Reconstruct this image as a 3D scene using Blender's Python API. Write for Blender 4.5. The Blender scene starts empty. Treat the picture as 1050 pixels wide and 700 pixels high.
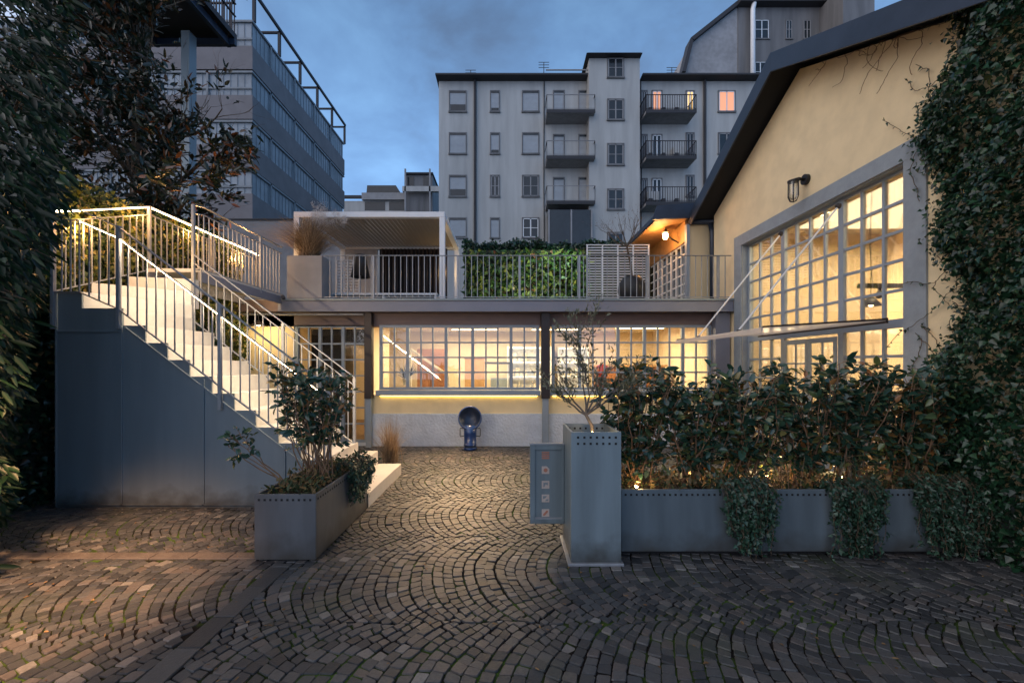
import bpy, math, random
import numpy as np
from mathutils import Vector, Matrix
random.seed(7); RNG = np.random.default_rng(7)
R = math.radians
SC = bpy.context.scene
COL = SC.collection
CX, HY, F, EYE = 522.0, 374.0, 430.0, 1.6      # vanishing point and focal length measured on the photograph
def P(px, py, D):
    return ((px-CX)/F*D, D, EYE+(HY-py)/F*D)
def WX(px, D): return (px-CX)/F*D
def WZ(py, D): return EYE+(HY-py)/F*D

# ------------------------------------------------------------------ materials
def new_mat(name):
    m = bpy.data.materials.new(name); m.use_nodes = True
    nt = m.node_tree; b = nt.nodes['Principled BSDF']
    return m, nt, b
def N(nt, t, **kw):
    n = nt.nodes.new(t)
    for k, v in kw.items(): setattr(n, k, v)
    return n
def mat(name, c, rough=.6, metal=0., var=.18, scale=3., bump=0., bscale=40., spec=.5, stain=0., streak=False, coat=0., grime=0.):
    m, nt, b = new_mat(name); L = nt.links.new
    tc = N(nt, 'ShaderNodeTexCoord')
    src = tc.outputs['Object']
    if streak:
        mp = N(nt, 'ShaderNodeMapping'); mp.inputs['Scale'].default_value = (1, 1, .12); L(src, mp.inputs[0]); src2 = mp.outputs[0]
    else: src2 = src
    n1 = N(nt, 'ShaderNodeTexNoise'); n1.inputs['Scale'].default_value = scale; n1.inputs['Detail'].default_value = 7; n1.inputs['Roughness'].default_value = .65
    L(src2, n1.inputs['Vector'])
    cr = N(nt, 'ShaderNodeValToRGB')
    d = [max(0, x*(1-var)) for x in c]; l = [min(1, x*(1+var)) for x in c]
    cr.color_ramp.elements[0].position = .3; cr.color_ramp.elements[0].color = (*d, 1)
    cr.color_ramp.elements[1].position = .72; cr.color_ramp.elements[1].color = (*l, 1)
    L(n1.outputs['Fac'], cr.inputs[0])
    out = cr.outputs[0]
    if stain > 0:
        n2 = N(nt, 'ShaderNodeTexNoise'); n2.inputs['Scale'].default_value = scale*5; n2.inputs['Detail'].default_value = 9
        L(src2, n2.inputs['Vector'])
        r2 = N(nt, 'ShaderNodeValToRGB'); r2.color_ramp.elements[0].position = .38; r2.color_ramp.elements[1].position = .6
        r2.color_ramp.elements[0].color = (1-stain,)*3+(1,); r2.color_ramp.elements[1].color = (1, 1, 1, 1)
        L(n2.outputs['Fac'], r2.inputs[0])
        mx = N(nt, 'ShaderNodeMixRGB', blend_type='MULTIPLY'); mx.inputs[0].default_value = 1
        L(out, mx.inputs[1]); L(r2.outputs[0], mx.inputs[2]); out = mx.outputs[0]
    if grime > 0:   # splashed dirt close to the ground
        ge = N(nt, 'ShaderNodeNewGeometry'); sx = N(nt, 'ShaderNodeSeparateXYZ'); L(ge.outputs['Position'], sx.inputs[0])
        n4 = N(nt, 'ShaderNodeTexNoise'); n4.inputs['Scale'].default_value = 7; n4.inputs['Detail'].default_value = 8; L(ge.outputs['Position'], n4.inputs['Vector'])
        ad = N(nt, 'ShaderNodeMath', operation='MULTIPLY_ADD'); ad.inputs[1].default_value = -.34; L(n4.outputs['Fac'], ad.inputs[0]); L(sx.outputs['Z'], ad.inputs[2])
        m5 = N(nt, 'ShaderNodeMapRange'); m5.inputs[1].default_value = -.18; m5.inputs[2].default_value = .06; m5.inputs[3].default_value = grime; m5.inputs[4].default_value = 0; L(ad.outputs[0], m5.inputs[0])
        mg_ = N(nt, 'ShaderNodeMixRGB'); L(m5.outputs[0], mg_.inputs[0]); L(out, mg_.inputs[1]); mg_.inputs[2].default_value = (.05, .045, .038, 1); out = mg_.outputs[0]
    L(out, b.inputs['Base Color'])
    mr = N(nt, 'ShaderNodeMapRange'); mr.inputs[3].default_value = max(0, rough-.1); mr.inputs[4].default_value = min(1, rough+.1)
    L(n1.outputs['Fac'], mr.inputs[0]); L(mr.outputs[0], b.inputs['Roughness'])
    b.inputs['Metallic'].default_value = metal
    b.inputs['Specular IOR Level'].default_value = spec
    b.inputs['Coat Weight'].default_value = coat
    if bump > 0:
        n3 = N(nt, 'ShaderNodeTexNoise'); n3.inputs['Scale'].default_value = bscale; n3.inputs['Detail'].default_value = 6
        L(src, n3.inputs['Vector'])
        bp = N(nt, 'ShaderNodeBump'); bp.inputs['Strength'].default_value = bump; bp.inputs['Distance'].default_value = .02
        L(n3.outputs['Fac'], bp.inputs['Height']); L(bp.outputs[0], b.inputs['Normal'])
    return m
def emit(name, c, s):
    m, nt, b = new_mat(name)
    b.inputs['Base Color'].default_value = (*c, 1)
    b.inputs['Emission Color'].default_value = (*c, 1); b.inputs['Emission Strength'].default_value = s
    return m
def leaf_mat(name, cols, rough=.35, trans=.25, spec=.5):
    m, nt, b = new_mat(name); L = nt.links.new
    g = N(nt, 'ShaderNodeNewGeometry'); cr = N(nt, 'ShaderNodeValToRGB')
    el = cr.color_ramp.elements
    while len(el) < len(cols): el.new(.5)
    for i, (p, c) in enumerate(cols): el[i].position = p; el[i].color = (*c, 1)
    L(g.outputs['Random Per Island'], cr.inputs[0])
    L(cr.outputs[0], b.inputs['Base Color'])
    b.inputs['Roughness'].default_value = rough; b.inputs['Specular IOR Level'].default_value = spec
    tr = N(nt, 'ShaderNodeBsdfTranslucent'); mx = N(nt, 'ShaderNodeMixShader'); mx.inputs[0].default_value = trans
    hs = N(nt, 'ShaderNodeHueSaturation'); hs.inputs['Value'].default_value = 1.6; hs.inputs['Saturation'].default_value = 1.15
    L(cr.outputs[0], hs.inputs['Color']); L(hs.outputs[0], tr.inputs[0])
    L(b.outputs[0], mx.inputs[1]); L(tr.outputs[0], mx.inputs[2])
    L(mx.outputs[0], nt.nodes['Material Output'].inputs[0])
    return m
def glass_mat(name, tint=(.95, .96, .95), refl=.07, rough=.02):
    m, nt, b = new_mat(name); L = nt.links.new
    nt.nodes.remove(b)
    t = N(nt, 'ShaderNodeBsdfTransparent'); t.inputs[0].default_value = (*tint, 1)
    gl = N(nt, 'ShaderNodeBsdfGlossy'); gl.inputs['Roughness'].default_value = rough
    lw = N(nt, 'ShaderNodeLayerWeight'); lw.inputs['Blend'].default_value = .25
    mr = N(nt, 'ShaderNodeMapRange'); mr.inputs[3].default_value = refl; mr.inputs[4].default_value = .7
    mx = N(nt, 'ShaderNodeMixShader'); L(lw.outputs['Fresnel'], mr.inputs[0]); L(mr.outputs[0], mx.inputs[0])
    L(t.outputs[0], mx.inputs[1]); L(gl.outputs[0], mx.inputs[2]); L(mx.outputs[0], nt.nodes['Material Output'].inputs[0])
    return m

M = {}
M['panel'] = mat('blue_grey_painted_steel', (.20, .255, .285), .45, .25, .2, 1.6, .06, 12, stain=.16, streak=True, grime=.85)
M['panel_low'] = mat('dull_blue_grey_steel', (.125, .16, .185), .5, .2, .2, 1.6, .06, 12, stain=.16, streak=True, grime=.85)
M['panel_dark'] = mat('slate_painted_steel', (.23, .275, .30), .5, .2, .1, 1.2, .06, 10, stain=.07, streak=True, grime=.85)
M['planter'] = mat('warm_grey_painted_steel', (.115, .125, .14), .5, .2, .2, 1.6, .06, 12, stain=.18, streak=True, grime=.85)
M['rail'] = mat('light_grey_railing_paint', (.30, .315, .34), .4, .3, .12, 8)
M['white'] = mat('white_powder_coat', (.72, .74, .76), .4, 0, .05, 4)
M['step'] = mat('white_stair_steel', (.62, .60, .57), .5, 0, .07, 3, .05, 40, stain=.06)
M['fascia'] = mat('terrace_fascia_paint', (.19, .20, .25), .5, .1, .1, 2)
M['soffit'] = mat('soffit_paint', (.16, .12, .12), .7, 0, .1, 2)
M['frame'] = mat('blue_grey_window_paint', (.25, .30, .36), .5, 0, .1, 4)
M['surround'] = mat('blue_grey_stone_surround', (.26, .30, .34), .75, 0, .1, 3, .15, 60, stain=.08)
M['cream'] = mat('cream_yellow_render', (.80, .65, .41), .9, 0, .07, .7, .18, 60, stain=.09)
M['cream2'] = mat('pale_cream_render', (.60, .49, .31), .9, 0, .07, 1.5, .15, 45)
M['plinth'] = mat('rough_white_plinth', (.60, .64, .70), .95, 0, .12, 4, 1.0, 22)
M['roof'] = mat('dark_metal_roofing', (.028, .04, .065), .4, .2, .3, 2, .03, 20)
M['soffit_black'] = mat('black_soffit', (.012, .013, .016), .8)
M['steel_dark'] = mat('dark_brown_steel', (.035, .028, .03), .5, .3)
M['black'] = mat('black_paint', (.012, .012, .014), .5)
M['concrete'] = mat('grey_concrete', (.28, .28, .29), .85, 0, .15, .5, .1, 5, stain=.15)
M['lilac'] = mat('lilac_grey_render', (.185, .17, .175), .85, 0, .12, .3, stain=.1)
M['apartment'] = mat('pale_grey_render', (.41, .41, .40), .9, 0, .12, .5, .1, 3, stain=.12, streak=True)
M['apartment_dark'] = mat('stained_grey_render', (.16, .16, .165), .9, 0, .2, .3, .1, 3, stain=.25, streak=True)
M['shutter'] = mat('grey_roller_shutter', (.34, .37, .40), .7, 0, .1, 2)
M['darkglass'] = mat('dark_window_pane', (.02, .025, .03), .15, 0, .3, 2)
M['brown_roof'] = mat('dark_eaves', (.03, .03, .035), .7)
M['wood'] = mat('warm_wood_panel', (.22, .085, .03), .5, 0, .3, 5)
M['wood_soffit'] = mat('pine_soffit', (.36, .20, .08), .6, 0, .25, 6, streak=False)
M['interior'] = mat('interior_cream_wall', (.74, .61, .42), .9, 0, .05, 2)
M['interior_white'] = mat('interior_ceiling', (.8, .74, .62), .9, 0, .04, 2)
M['interior_floor'] = mat('interior_oak_floor', (.22, .13, .07), .4, 0, .25, 4)
M['soil'] = mat('planter_soil', (.035, .025, .018), 1, 0, .5, 20, .8, 30)
M['bark'] = mat('brown_bark', (.10, .07, .045), .9, 0, .35, 15, .6, 60)
M['bark_pale'] = mat('grey_bark', (.12, .11, .10), .9, 0, .35, 15, .6, 60)
M['twig'] = mat('dry_twig', (.20, .12, .07), .8, 0, .3, 20)
M['grass_dry'] = leaf_mat('dry_grass_blade', [(0, (.12, .08, .05)), (.5, (.25, .18, .12)), (1, (.40, .32, .23))], .7, .2)
M['plume'] = leaf_mat('grass_plume', [(0, (.42, .38, .36)), (1, (.6, .56, .52))], .9, .4)
M['blue'] = mat('blue_glazed_enamel', (.010, .045, .17), .35, .1, .2, 6, coat=.4)
M['blue_dark'] = mat('dark_enamel', (.02, .035, .07), .35, .2, .2, 6)
M['glass'] = glass_mat('window_glass', refl=.10)
def canopy_mat():
    m, nt, b = new_mat('frosted_canopy_glass'); L = nt.links.new
    t = N(nt, 'ShaderNodeBsdfTransparent'); d = N(nt, 'ShaderNodeBsdfTranslucent'); d.inputs[0].default_value = (.8, .78, .80, 1)
    b.inputs['Base Color'].default_value = (.62, .6, .64, 1); b.inputs['Roughness'].default_value = .2
    a = N(nt, 'ShaderNodeMixShader'); a.inputs[0].default_value = .5; L(b.outputs[0], a.inputs[1]); L(d.outputs[0], a.inputs[2])
    c = N(nt, 'ShaderNodeMixShader'); c.inputs[0].default_value = .55; L(t.outputs[0], c.inputs[1]); L(a.outputs[0], c.inputs[2]); L(c.outputs[0], nt.nodes['Material Output'].inputs[0])
    return m
M['canopy'] = canopy_mat()
M['dark_hole'] = mat('dark_recess', (.01, .01, .012), .9)
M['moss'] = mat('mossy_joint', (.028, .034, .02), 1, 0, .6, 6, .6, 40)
def joint_mat():
    m, nt, b = new_mat('mossy_joint_soil'); L = nt.links.new
    tc = N(nt, 'ShaderNodeTexCoord'); n = N(nt, 'ShaderNodeTexNoise'); n.inputs['Scale'].default_value = 1.7; n.inputs['Detail'].default_value = 8; n.inputs['Roughness'].default_value = .7; L(tc.outputs['Object'], n.inputs[0])
    r = N(nt, 'ShaderNodeValToRGB'); r.color_ramp.elements[0].position = .47; r.color_ramp.elements[0].color = (.012, .010, .009, 1); r.color_ramp.elements[1].position = .62; r.color_ramp.elements[1].color = (.06, .11, .018, 1)
    L(n.outputs['Fac'], r.inputs[0]); L(r.outputs[0], b.inputs['Base Color']); b.inputs['Roughness'].default_value = 1; b.inputs['Specular IOR Level'].default_value = .1
    return m
M['joint'] = joint_mat()
M['shutter_glass'] = mat('milky_balcony_glass', (.25, .28, .31), .55, 0, .35, .5)
M['louvre'] = mat('beige_louvre', (.30, .26, .20), .6, 0, .06, 4)
M['mull'] = mat('dull_grey_mullion', (.19, .21, .23), .6, .0)
M['strip'] = mat('reddish_kerb_stone', (.10, .085, .078), .65, 0, .3, 6, .4, 50)
M['led'] = emit('warm_led', (1, .68, .36), 40)
M['led_sill'] = emit('warm_led_sill', (1, .68, .16), 9)
M['bulb'] = emit('warm_bulb', (1, .62, .25), 60)
M['ceil_light'] = emit('ceiling_light_panel', (1, .78, .46), 9)
M['shelf_light'] = emit('shelf_light', (1, .82, .55), 5)
M['lit_window'] = emit('lit_curtain', (1, .42, .22), .55)
M['lit_window_y'] = emit('lit_curtain_yellow', (1, .62, .22), 1.1)
M['red'] = mat('red_cloth', (.35, .03, .02), .7)
M['paper'] = mat('pale_goods', (.6, .55, .45), .7, 0, .3, 12)
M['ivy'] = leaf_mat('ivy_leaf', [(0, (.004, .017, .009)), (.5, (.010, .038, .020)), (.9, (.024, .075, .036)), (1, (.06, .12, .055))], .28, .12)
M['ivy_lit'] = leaf_mat('lit_ivy_leaf', [(0, (.03, .04, .010)), (.5, (.09, .12, .025)), (.85, (.20, .19, .045)), (1, (.30, .20, .06))], .45, .3)  # yellow of lamplight on the ivy is put into this leaf colour
M['ivy_old'] = leaf_mat('withered_ivy_leaf', [(0, (.09, .05, .02)), (.5, (.12, .10, .03)), (1, (.07, .12, .04))], .6, .2)
M['greenwall'] = leaf_mat('mixed_wall_leaf', [(0, (.008, .02, .008)), (.35, (.02, .06, .02)), (.6, (.05, .12, .03)), (.85, (.16, .20, .04)), (.95, (.05, .12, .10)), (1, (.25, .10, .05))], .4, .2)
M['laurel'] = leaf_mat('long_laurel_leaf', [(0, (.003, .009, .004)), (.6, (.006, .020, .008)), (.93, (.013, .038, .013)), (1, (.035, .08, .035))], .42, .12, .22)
M['magnolia'] = leaf_mat('magnolia_leaf', [(0, (.008, .018, .012)), (.72, (.016, .030, .020)), (.84, (.05, .03, .015)), (1, (.17, .062, .022))], .28, .1)
M['photinia'] = leaf_mat('glossy_shrub_leaf', [(0, (.018, .050, .036)), (.62, (.038, .090, .060)), (.86, (.10, .13, .045)), (1, (.26, .11, .04))], .25, .15, .7)
M['olive'] = leaf_mat('olive_leaf', [(0, (.06, .075, .05)), (1, (.20, .21, .15))], .5, .2)
M['trail'] = leaf_mat('small_trailing_leaf', [(0, (.012, .036, .022)), (1, (.04, .095, .06))], .35, .12)
M['litter'] = leaf_mat('dead_leaf', [(0, (.10, .05, .02)), (1, (.26, .16, .07))], .8, .1)

def cobble_mat():
    m, nt, b = new_mat('porphyry_cobble'); L = nt.links.new
    g = N(nt, 'ShaderNodeNewGeometry'); cr = N(nt, 'ShaderNodeValToRGB')
    el = cr.color_ramp.elements
    for p, c in ((0, (.026, .028, .032)), (.3, (.046, .048, .052)), (.7, (.074, .075, .078)), (.93, (.088, .076, .072)), (1, (.17, .165, .16))):
        if p not in (0, 1): e = el.new(p)
        else: e = el[0] if p == 0 else el[-1]
        e.color = (*c, 1)
    L(g.outputs['Random Per Island'], cr.inputs[0])
    n = N(nt, 'ShaderNodeTexNoise'); n.inputs['Scale'].default_value = 55; n.inputs['Detail'].default_value = 6; n.inputs['Roughness'].default_value = .7
    n2 = N(nt, 'ShaderNodeTexNoise'); n2.inputs['Scale'].default_value = 1.3; n2.inputs['Detail'].default_value = 5
    tc = N(nt, 'ShaderNodeTexCoord'); L(tc.outputs['Object'], n.inputs[0]); L(tc.outputs['Object'], n2.inputs[0])
    r1 = N(nt, 'ShaderNodeMapRange'); r1.inputs[1].default_value = .3; r1.inputs[2].default_value = .7; r1.inputs[3].default_value = .72; r1.inputs[4].default_value = 1.3
    L(n.outputs['Fac'], r1.inputs[0])
    mu = N(nt, 'ShaderNodeMixRGB', blend_type='MULTIPLY'); mu.inputs[0].default_value = 1
    L(cr.outputs[0], mu.inputs[1]); L(r1.outputs[0], mu.inputs[2])
    # moss creeping over some stones
    r2 = N(nt, 'ShaderNodeMapRange'); r2.inputs[1].default_value = .56; r2.inputs[2].default_value = .75; r2.inputs[4].default_value = .55
    L(n2.outputs['Fac'], r2.inputs[0])
    mo = N(nt, 'ShaderNodeMixRGB'); L(r2.outputs[0], mo.inputs[0]); L(mu.outputs[0], mo.inputs[1]); mo.inputs[2].default_value = (.055, .065, .035, 1)
    L(mo.outputs[0], b.inputs['Base Color'])
    r3 = N(nt, 'ShaderNodeMapRange'); r3.inputs[3].default_value = .28; r3.inputs[4].default_value = .70
    L(n.outputs['Fac'], r3.inputs[0]); L(r3.outputs[0], b.inputs['Roughness'])
    bp = N(nt, 'ShaderNodeBump'); bp.inputs['Strength'].default_value = .55; bp.inputs['Distance'].default_value = .006
    L(n.outputs['Fac'], bp.inputs['Height']); L(bp.outputs[0], b.inputs['Normal'])
    return m
M['cobble'] = cobble_mat()

# ------------------------------------------------------------------ mesh building
def wloc(o):
    v = Vector((0, 0, 0))
    while o is not None: v += o.location; o = o.parent
    return v
class MB:
    def __init__(s): s.v = []; s.f = []
    def add(s, vs, fs):
        b = len(s.v); s.v += [tuple(v) for v in vs]; s.f += [tuple(i+b for i in f) for f in fs]; return s
    def box(s, x0, x1, y0, y1, z0, z1):
        x0, x1 = min(x0, x1), max(x0, x1); y0, y1 = min(y0, y1), max(y0, y1); z0, z1 = min(z0, z1), max(z0, z1)
        return s.add([(x0,y0,z0),(x1,y0,z0),(x1,y1,z0),(x0,y1,z0),(x0,y0,z1),(x1,y0,z1),(x1,y1,z1),(x0,y1,z1)],
              [(0,3,2,1),(4,5,6,7),(0,1,5,4),(1,2,6,5),(2,3,7,6),(3,0,4,7)])
    def bar(s, p, q, w, h):
        p, q = Vector(p), Vector(q); d = (q-p).normalized()
        sd = d.cross(Vector((0,0,1)))
        sd = Vector((1,0,0)) if sd.length < 1e-4 else sd.normalized()
        u = sd.cross(d).normalized(); a, b = sd*w/2, u*h/2
        return s.add([p-a-b, p+a-b, p+a+b, p-a+b, q-a-b, q+a-b, q+a+b, q-a+b],
              [(0,1,2,3),(7,6,5,4),(0,4,5,1),(1,5,6,2),(2,6,7,3),(3,7,4,0)])
    def tube(s, pts, rad, n=6, cap=True):
        pts = [Vector(p) for p in pts]; k = len(pts)
        rad = rad if hasattr(rad, '__len__') else [rad]*k
        vs = []; fs = []
        ref = Vector((.31, .52, .8)).normalized()
        for i, p in enumerate(pts):
            d = (pts[min(i+1, k-1)]-pts[max(i-1, 0)]).normalized()
            a = d.cross(ref)
            if a.length < .05: a = d.cross(Vector((1, 0, 0)))
            a.normalize(); b = d.cross(a)
            for j in range(n):
                t = 2*math.pi*j/n; vs.append(p+(a*math.cos(t)+b*math.sin(t))*rad[i])
        for i in range(k-1):
            for j in range(n):
                j2 = (j+1) % n; fs.append((i*n+j, i*n+j2, (i+1)*n+j2, (i+1)*n+j))
        if cap: fs.append(tuple(range(n-1, -1, -1))); fs.append(tuple((k-1)*n+j for j in range(n)))
        return s.add(vs, fs)
    def lathe(s, prof, c, n=24, axis=None):
        c = Vector(c); vs = []; fs = []
        rot = axis if axis is not None else Matrix.Identity(3)
        for r, z in prof:
            for j in range(n):
                t = 2*math.pi*j/n; vs.append(c+rot@Vector((r*math.cos(t), r*math.sin(t), z)))
        for i in range(len(prof)-1):
            for j in range(n):
                j2 = (j+1) % n; fs.append((i*n+j, i*n+j2, (i+1)*n+j2, (i+1)*n+j))
        return s.add(vs, fs)
    def prism(s, poly, axis, a, b):
        """poly: 2-D points; axis 'x': (y,z), 'y': (x,z), 'z': (x,y); extruded from a to b"""
        def q(p, t):
            return (t, p[0], p[1]) if axis == 'x' else (p[0], t, p[1]) if axis == 'y' else (p[0], p[1], t)
        n = len(poly); vs = [q(p, a) for p in poly]+[q(p, b) for p in poly]
        fs = [tuple(range(n-1, -1, -1)), tuple(range(n, 2*n))]+[(i, (i+1) % n, n+(i+1) % n, n+i) for i in range(n)]
        return s.add(vs, fs)
    def build(s, name, m, parent=None, bevel=0, smooth=False):
        o_ = wloc(parent)
        me = bpy.data.meshes.new(name)
        me.from_pydata([(v[0]-o_.x, v[1]-o_.y, v[2]-o_.z) for v in s.v], [], s.f)
        me.validate(); me.update()
        import bmesh
        bm = bmesh.new(); bm.from_mesh(me); bmesh.ops.recalc_face_normals(bm, faces=bm.faces); bm.to_mesh(me); bm.free()
        me.materials.append(m)
        if smooth:
            for p in me.polygons: p.use_smooth = True
        o = bpy.data.objects.new(name, me); COL.objects.link(o)
        if parent: o.parent = parent
        if bevel:
            md = o.modifiers.new('bevel', 'BEVEL'); md.width = bevel; md.segments = 2; md.limit_method = 'ANGLE'
        return o
def thing(name, label, cat, loc=(0,0,0), group=None):
    o = bpy.data.objects.new(name, None); COL.objects.link(o); o.location = loc; o.empty_display_size = .2
    return tag(o, label, cat, group)
def tag(o, label, cat, group=None, kind=None):
    o['label'] = label; o['category'] = cat
    if group: o['group'] = group
    if kind: o['kind'] = kind
    return o
def struct(o, label=None, cat=None):
    o['kind'] = 'structure'
    if label: o['label'] = label
    if cat: o['category'] = cat
    return o
def B(x0, x1, y0, y1, z0, z1): return MB().box(x0, x1, y0, y1, z0, z1)

# leaves: vectorised
T_HI = (np.array([(0,0,0),(.3,-.46,.16),(.72,-.36,.10),(1,0,-.12),(.72,.36,.10),(.3,.46,.16),(.5,0,0)]), [(0,1,2,6),(6,2,3),(6,3,4),(0,6,4,5)])
T_LO = (np.array([(0,0,0),(.42,-.5,.14),(1,0,-.06),(.42,.5,.14)]), [(0,1,2),(0,2,3)])
T_IVY = (np.array([(0,0,0),(.15,-.52,.05),(.5,-.30,.10),(1,0,-.06),(.5,.30,.10),(.15,.52,.05)]), [(0,1,2,3),(0,3,4,5)])
def unit(a): return a/np.maximum(np.linalg.norm(a, axis=-1, keepdims=True), 1e-6)
def leaves(name, pos, direc, nrm, ln, wd, m, parent=None, T=T_HI):
    pos = np.asarray(pos, float); n = len(pos)
    d = unit(np.asarray(direc, float)); w = np.asarray(nrm, float)
    s = unit(np.cross(w, d)+1e-5); w = unit(np.cross(d, s))
    ln = np.broadcast_to(ln, (n,)); wd = np.broadcast_to(wd, (n,))
    t, faces = T; k = len(t)
    V = pos[:, None]+d[:, None]*(t[None, :, 0:1]*ln[:, None, None])+s[:, None]*(t[None, :, 1:2]*wd[:, None, None])+w[:, None]*(t[None, :, 2:3]*wd[:, None, None])
    V = V.reshape(-1, 3); o_ = wloc(parent); V = V-np.array(o_)
    fl = [len(f) for f in faces]; idx = np.array([i for f in faces for i in f])
    loops = (np.arange(n)[:, None]*k+idx[None]).reshape(-1)
    tot = np.tile(np.array(fl), n); start = np.concatenate([[0], np.cumsum(tot)[:-1]])
    me = bpy.data.meshes.new(name)
    me.vertices.add(len(V)); me.vertices.foreach_set('co', V.reshape(-1).astype(np.float32))
    me.loops.add(len(loops)); me.loops.foreach_set('vertex_index', loops.astype(np.int32))
    me.polygons.add(len(tot)); me.polygons.foreach_set('loop_start', start.astype(np.int32)); me.polygons.foreach_set('loop_total', tot.astype(np.int32))
    me.update(calc_edges=True); me.validate(); me.materials.append(m)
    o = bpy.data.objects.new(name, me); COL.objects.link(o)
    if parent: o.parent = parent
    return o
def rvec(n, s=1.): return RNG.normal(0, s, (n, 3))

def grow(mb, p, d, L, r, lvl, maxl, tips, nseg=5, wander=.18, up=.05, kids=(2, 4), ang=.7, shrink=.62, tn=6):
    """recursive branching; records twig points (position, direction)"""
    pts = [Vector(p)]; d = Vector(d).normalized(); rad = [r]
    for i in range(nseg):
        d = (d+Vector((random.gauss(0, wander), random.gauss(0, wander), random.gauss(0, wander)+up))).normalized()
        pts.append(pts[-1]+d*L/nseg); rad.append(r*(1-.55*(i+1)/nseg))
        if lvl >= maxl-1: tips.append((pts[-1].copy(), d.copy()))
    mb.tube(pts, rad, tn if lvl < 2 else 4, cap=False)
    if lvl < maxl:
        for k in range(random.randint(*kids)):
            i = random.randint(max(1, nseg//2-1), nseg)
            a = Vector((random.gauss(0, 1), random.gauss(0, 1), random.gauss(0, .6))).normalized()
            nd = (d+a*ang).normalized()
            grow(mb, pts[i], nd, L*shrink*random.uniform(.8, 1.2), rad[i]*.62, lvl+1, maxl, tips, nseg, wander, up, kids, ang, shrink, tn)

def copy_tree(o, parent=None):
    c = o.copy(); COL.objects.link(c); c.parent = parent
    for ch in list(o.children): copy_tree(ch, c)
    return c
# ================================================================== SETTING: ground and paving
struct(B(-150, 150, -30, 160, -.3, -.0085).build('ground', M['joint']), 'dark mossy earth under and around the paved courtyard', 'ground')
STRIPS_X = (-1.88, -1.74)
def paving():
    V = []; Fc = []
    W = 1.30; Rr = W/2*1.30; pitch = .083
    def stone(c4):
        c = np.array(c4); m = len(c); ce = c.mean(0); nxt = np.roll(c, -1, 0); prv = np.roll(c, 1, 0)
        c = c+RNG.normal(0, .0028, (m, 2)); sz = np.linalg.norm(c-ce, axis=1, keepdims=True); c = ce+(c-ce)*(1-RNG.uniform(.0036, .0062)/np.maximum(sz, .02))
        h = RNG.normal(0, .0022); tx, ty = RNG.normal(0, .028, 2); ring = []
        for i in range(m):
            a, b_, d_ = c[i], c[(i+1) % m], c[(i-1) % m]; k1, k2 = RNG.uniform(.05, .15, 2)
            ring.append(a+(d_-a)*k1); ring.append(a+(b_-a)*k2)
        ring = np.array(ring); b0 = len(V); m2 = 2*m; top = ce+(ring-ce)*.925
        dz = lambda q: (q[0]-ce[0])*tx+(q[1]-ce[1])*ty
        for q in top: V.append((q[0], q[1], h+dz(q)))
        for q in ring: V.append((q[0], q[1], h-.007+dz(q)))
        for q in ring: V.append((q[0], q[1], -.03))
        Fc.append(tuple(b0+i for i in range(m2)))
        for i in range(m2):
            i2 = (i+1) % m2
            Fc.append((b0+m2+i, b0+m2+i2, b0+i2, b0+i)); Fc.append((b0+2*m2+i, b0+2*m2+i2, b0+m2+i2, b0+m2+i))
    def blocked(x, y):
        return (STRIPS_X[0] < x < STRIPS_X[1] and y < 3.38) or (3.46 < y < 3.575 and x < -2.08)
    yb = 3.91-3*W; TH = math.asin(W/2/Rr)
    def clip(poly, yl, sgn):
        o = []
        for i in range(len(poly)):
            a, b = poly[i], poly[(i+1) % len(poly)]; da, db = sgn*(a[1]-yl), sgn*(b[1]-yl)
            if da >= 0: o.append(a)
            if da*db < 0: t = da/(da-db); o.append((a[0]+(b[0]-a[0])*t, a[1]+(b[1]-a[1])*t))
        return o
    for bnd in range(7):
        yc = yb+bnd*W+W/2; off = RNG.uniform(0, pitch)
        n = int(13.6/pitch)
        for k in range(n):
            x0 = -6.9+k*pitch+off+RNG.normal(0, .003)
            th = -TH-RNG.uniform(.05, .14); ths = [th]
            while th < TH+.05: th += (.081*RNG.uniform(.78, 1.22)*(1-.18*abs(th)))/Rr; ths.append(th)
            for i in range(len(ths)-1):
                q = []
                for t, e in ((ths[i], 0), (ths[i+1], 0), (ths[i+1], 1), (ths[i], 1)):
                    t_ = t+RNG.normal(0, .004); w = pitch*1.02*math.cos(t_)*e
                    q.append((x0+Rr-Rr*math.cos(t_)+math.cos(t_)*w, yc+Rr*math.sin(t_)-math.sin(t_)*w))
                q = q[::-1]
                q = clip(clip(q, yc-W/2, 1), yc+W/2, -1)
                if len(q) < 3: continue
                cx, cy = sum(a[0] for a in q)/len(q), sum(a[1] for a in q)/len(q)
                ar = abs(sum(q[a][0]*q[(a+1) % len(q)][1]-q[(a+1) % len(q)][0]*q[a][1] for a in range(len(q))))/2
                if ar < .0007 or blocked(cx, cy) or cy > 8.24 or cy < .9 or cx < -5.5 or cx > 5.2: continue
                q = [(a+.014*math.sin(3.1*b+1.7*a)+.006*math.sin(11*b+2*a), b+.012*math.sin(4.3*a+1.1*b)+.016*math.sin(13*a+3*b)) for a, b in q]
                stone(q)
    me = bpy.data.meshes.new('paving'); me.from_pydata(V, [], Fc); me.update(); me.materials.append(M['cobble'])
    o = bpy.data.objects.new('paving', me); COL.objects.link(o)
    struct(o, 'grey porphyry cobbles laid in fan shaped arcs across the courtyard', 'paving')
paving()
mb = MB(); y = .7
while y < 3.36:
    l = random.uniform(.28, .45); mb.box(STRIPS_X[0], STRIPS_X[1], y, min(y+l-.008, 3.37), -.03, .006+random.uniform(-.001, .001)); y += l
struct(mb.build('stone_strip', M['cobble'], bevel=.004), 'long dark kerb stones in a line running from the foreground to the left planter', 'paving strip')
mb = MB(); x = -5.4
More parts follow.
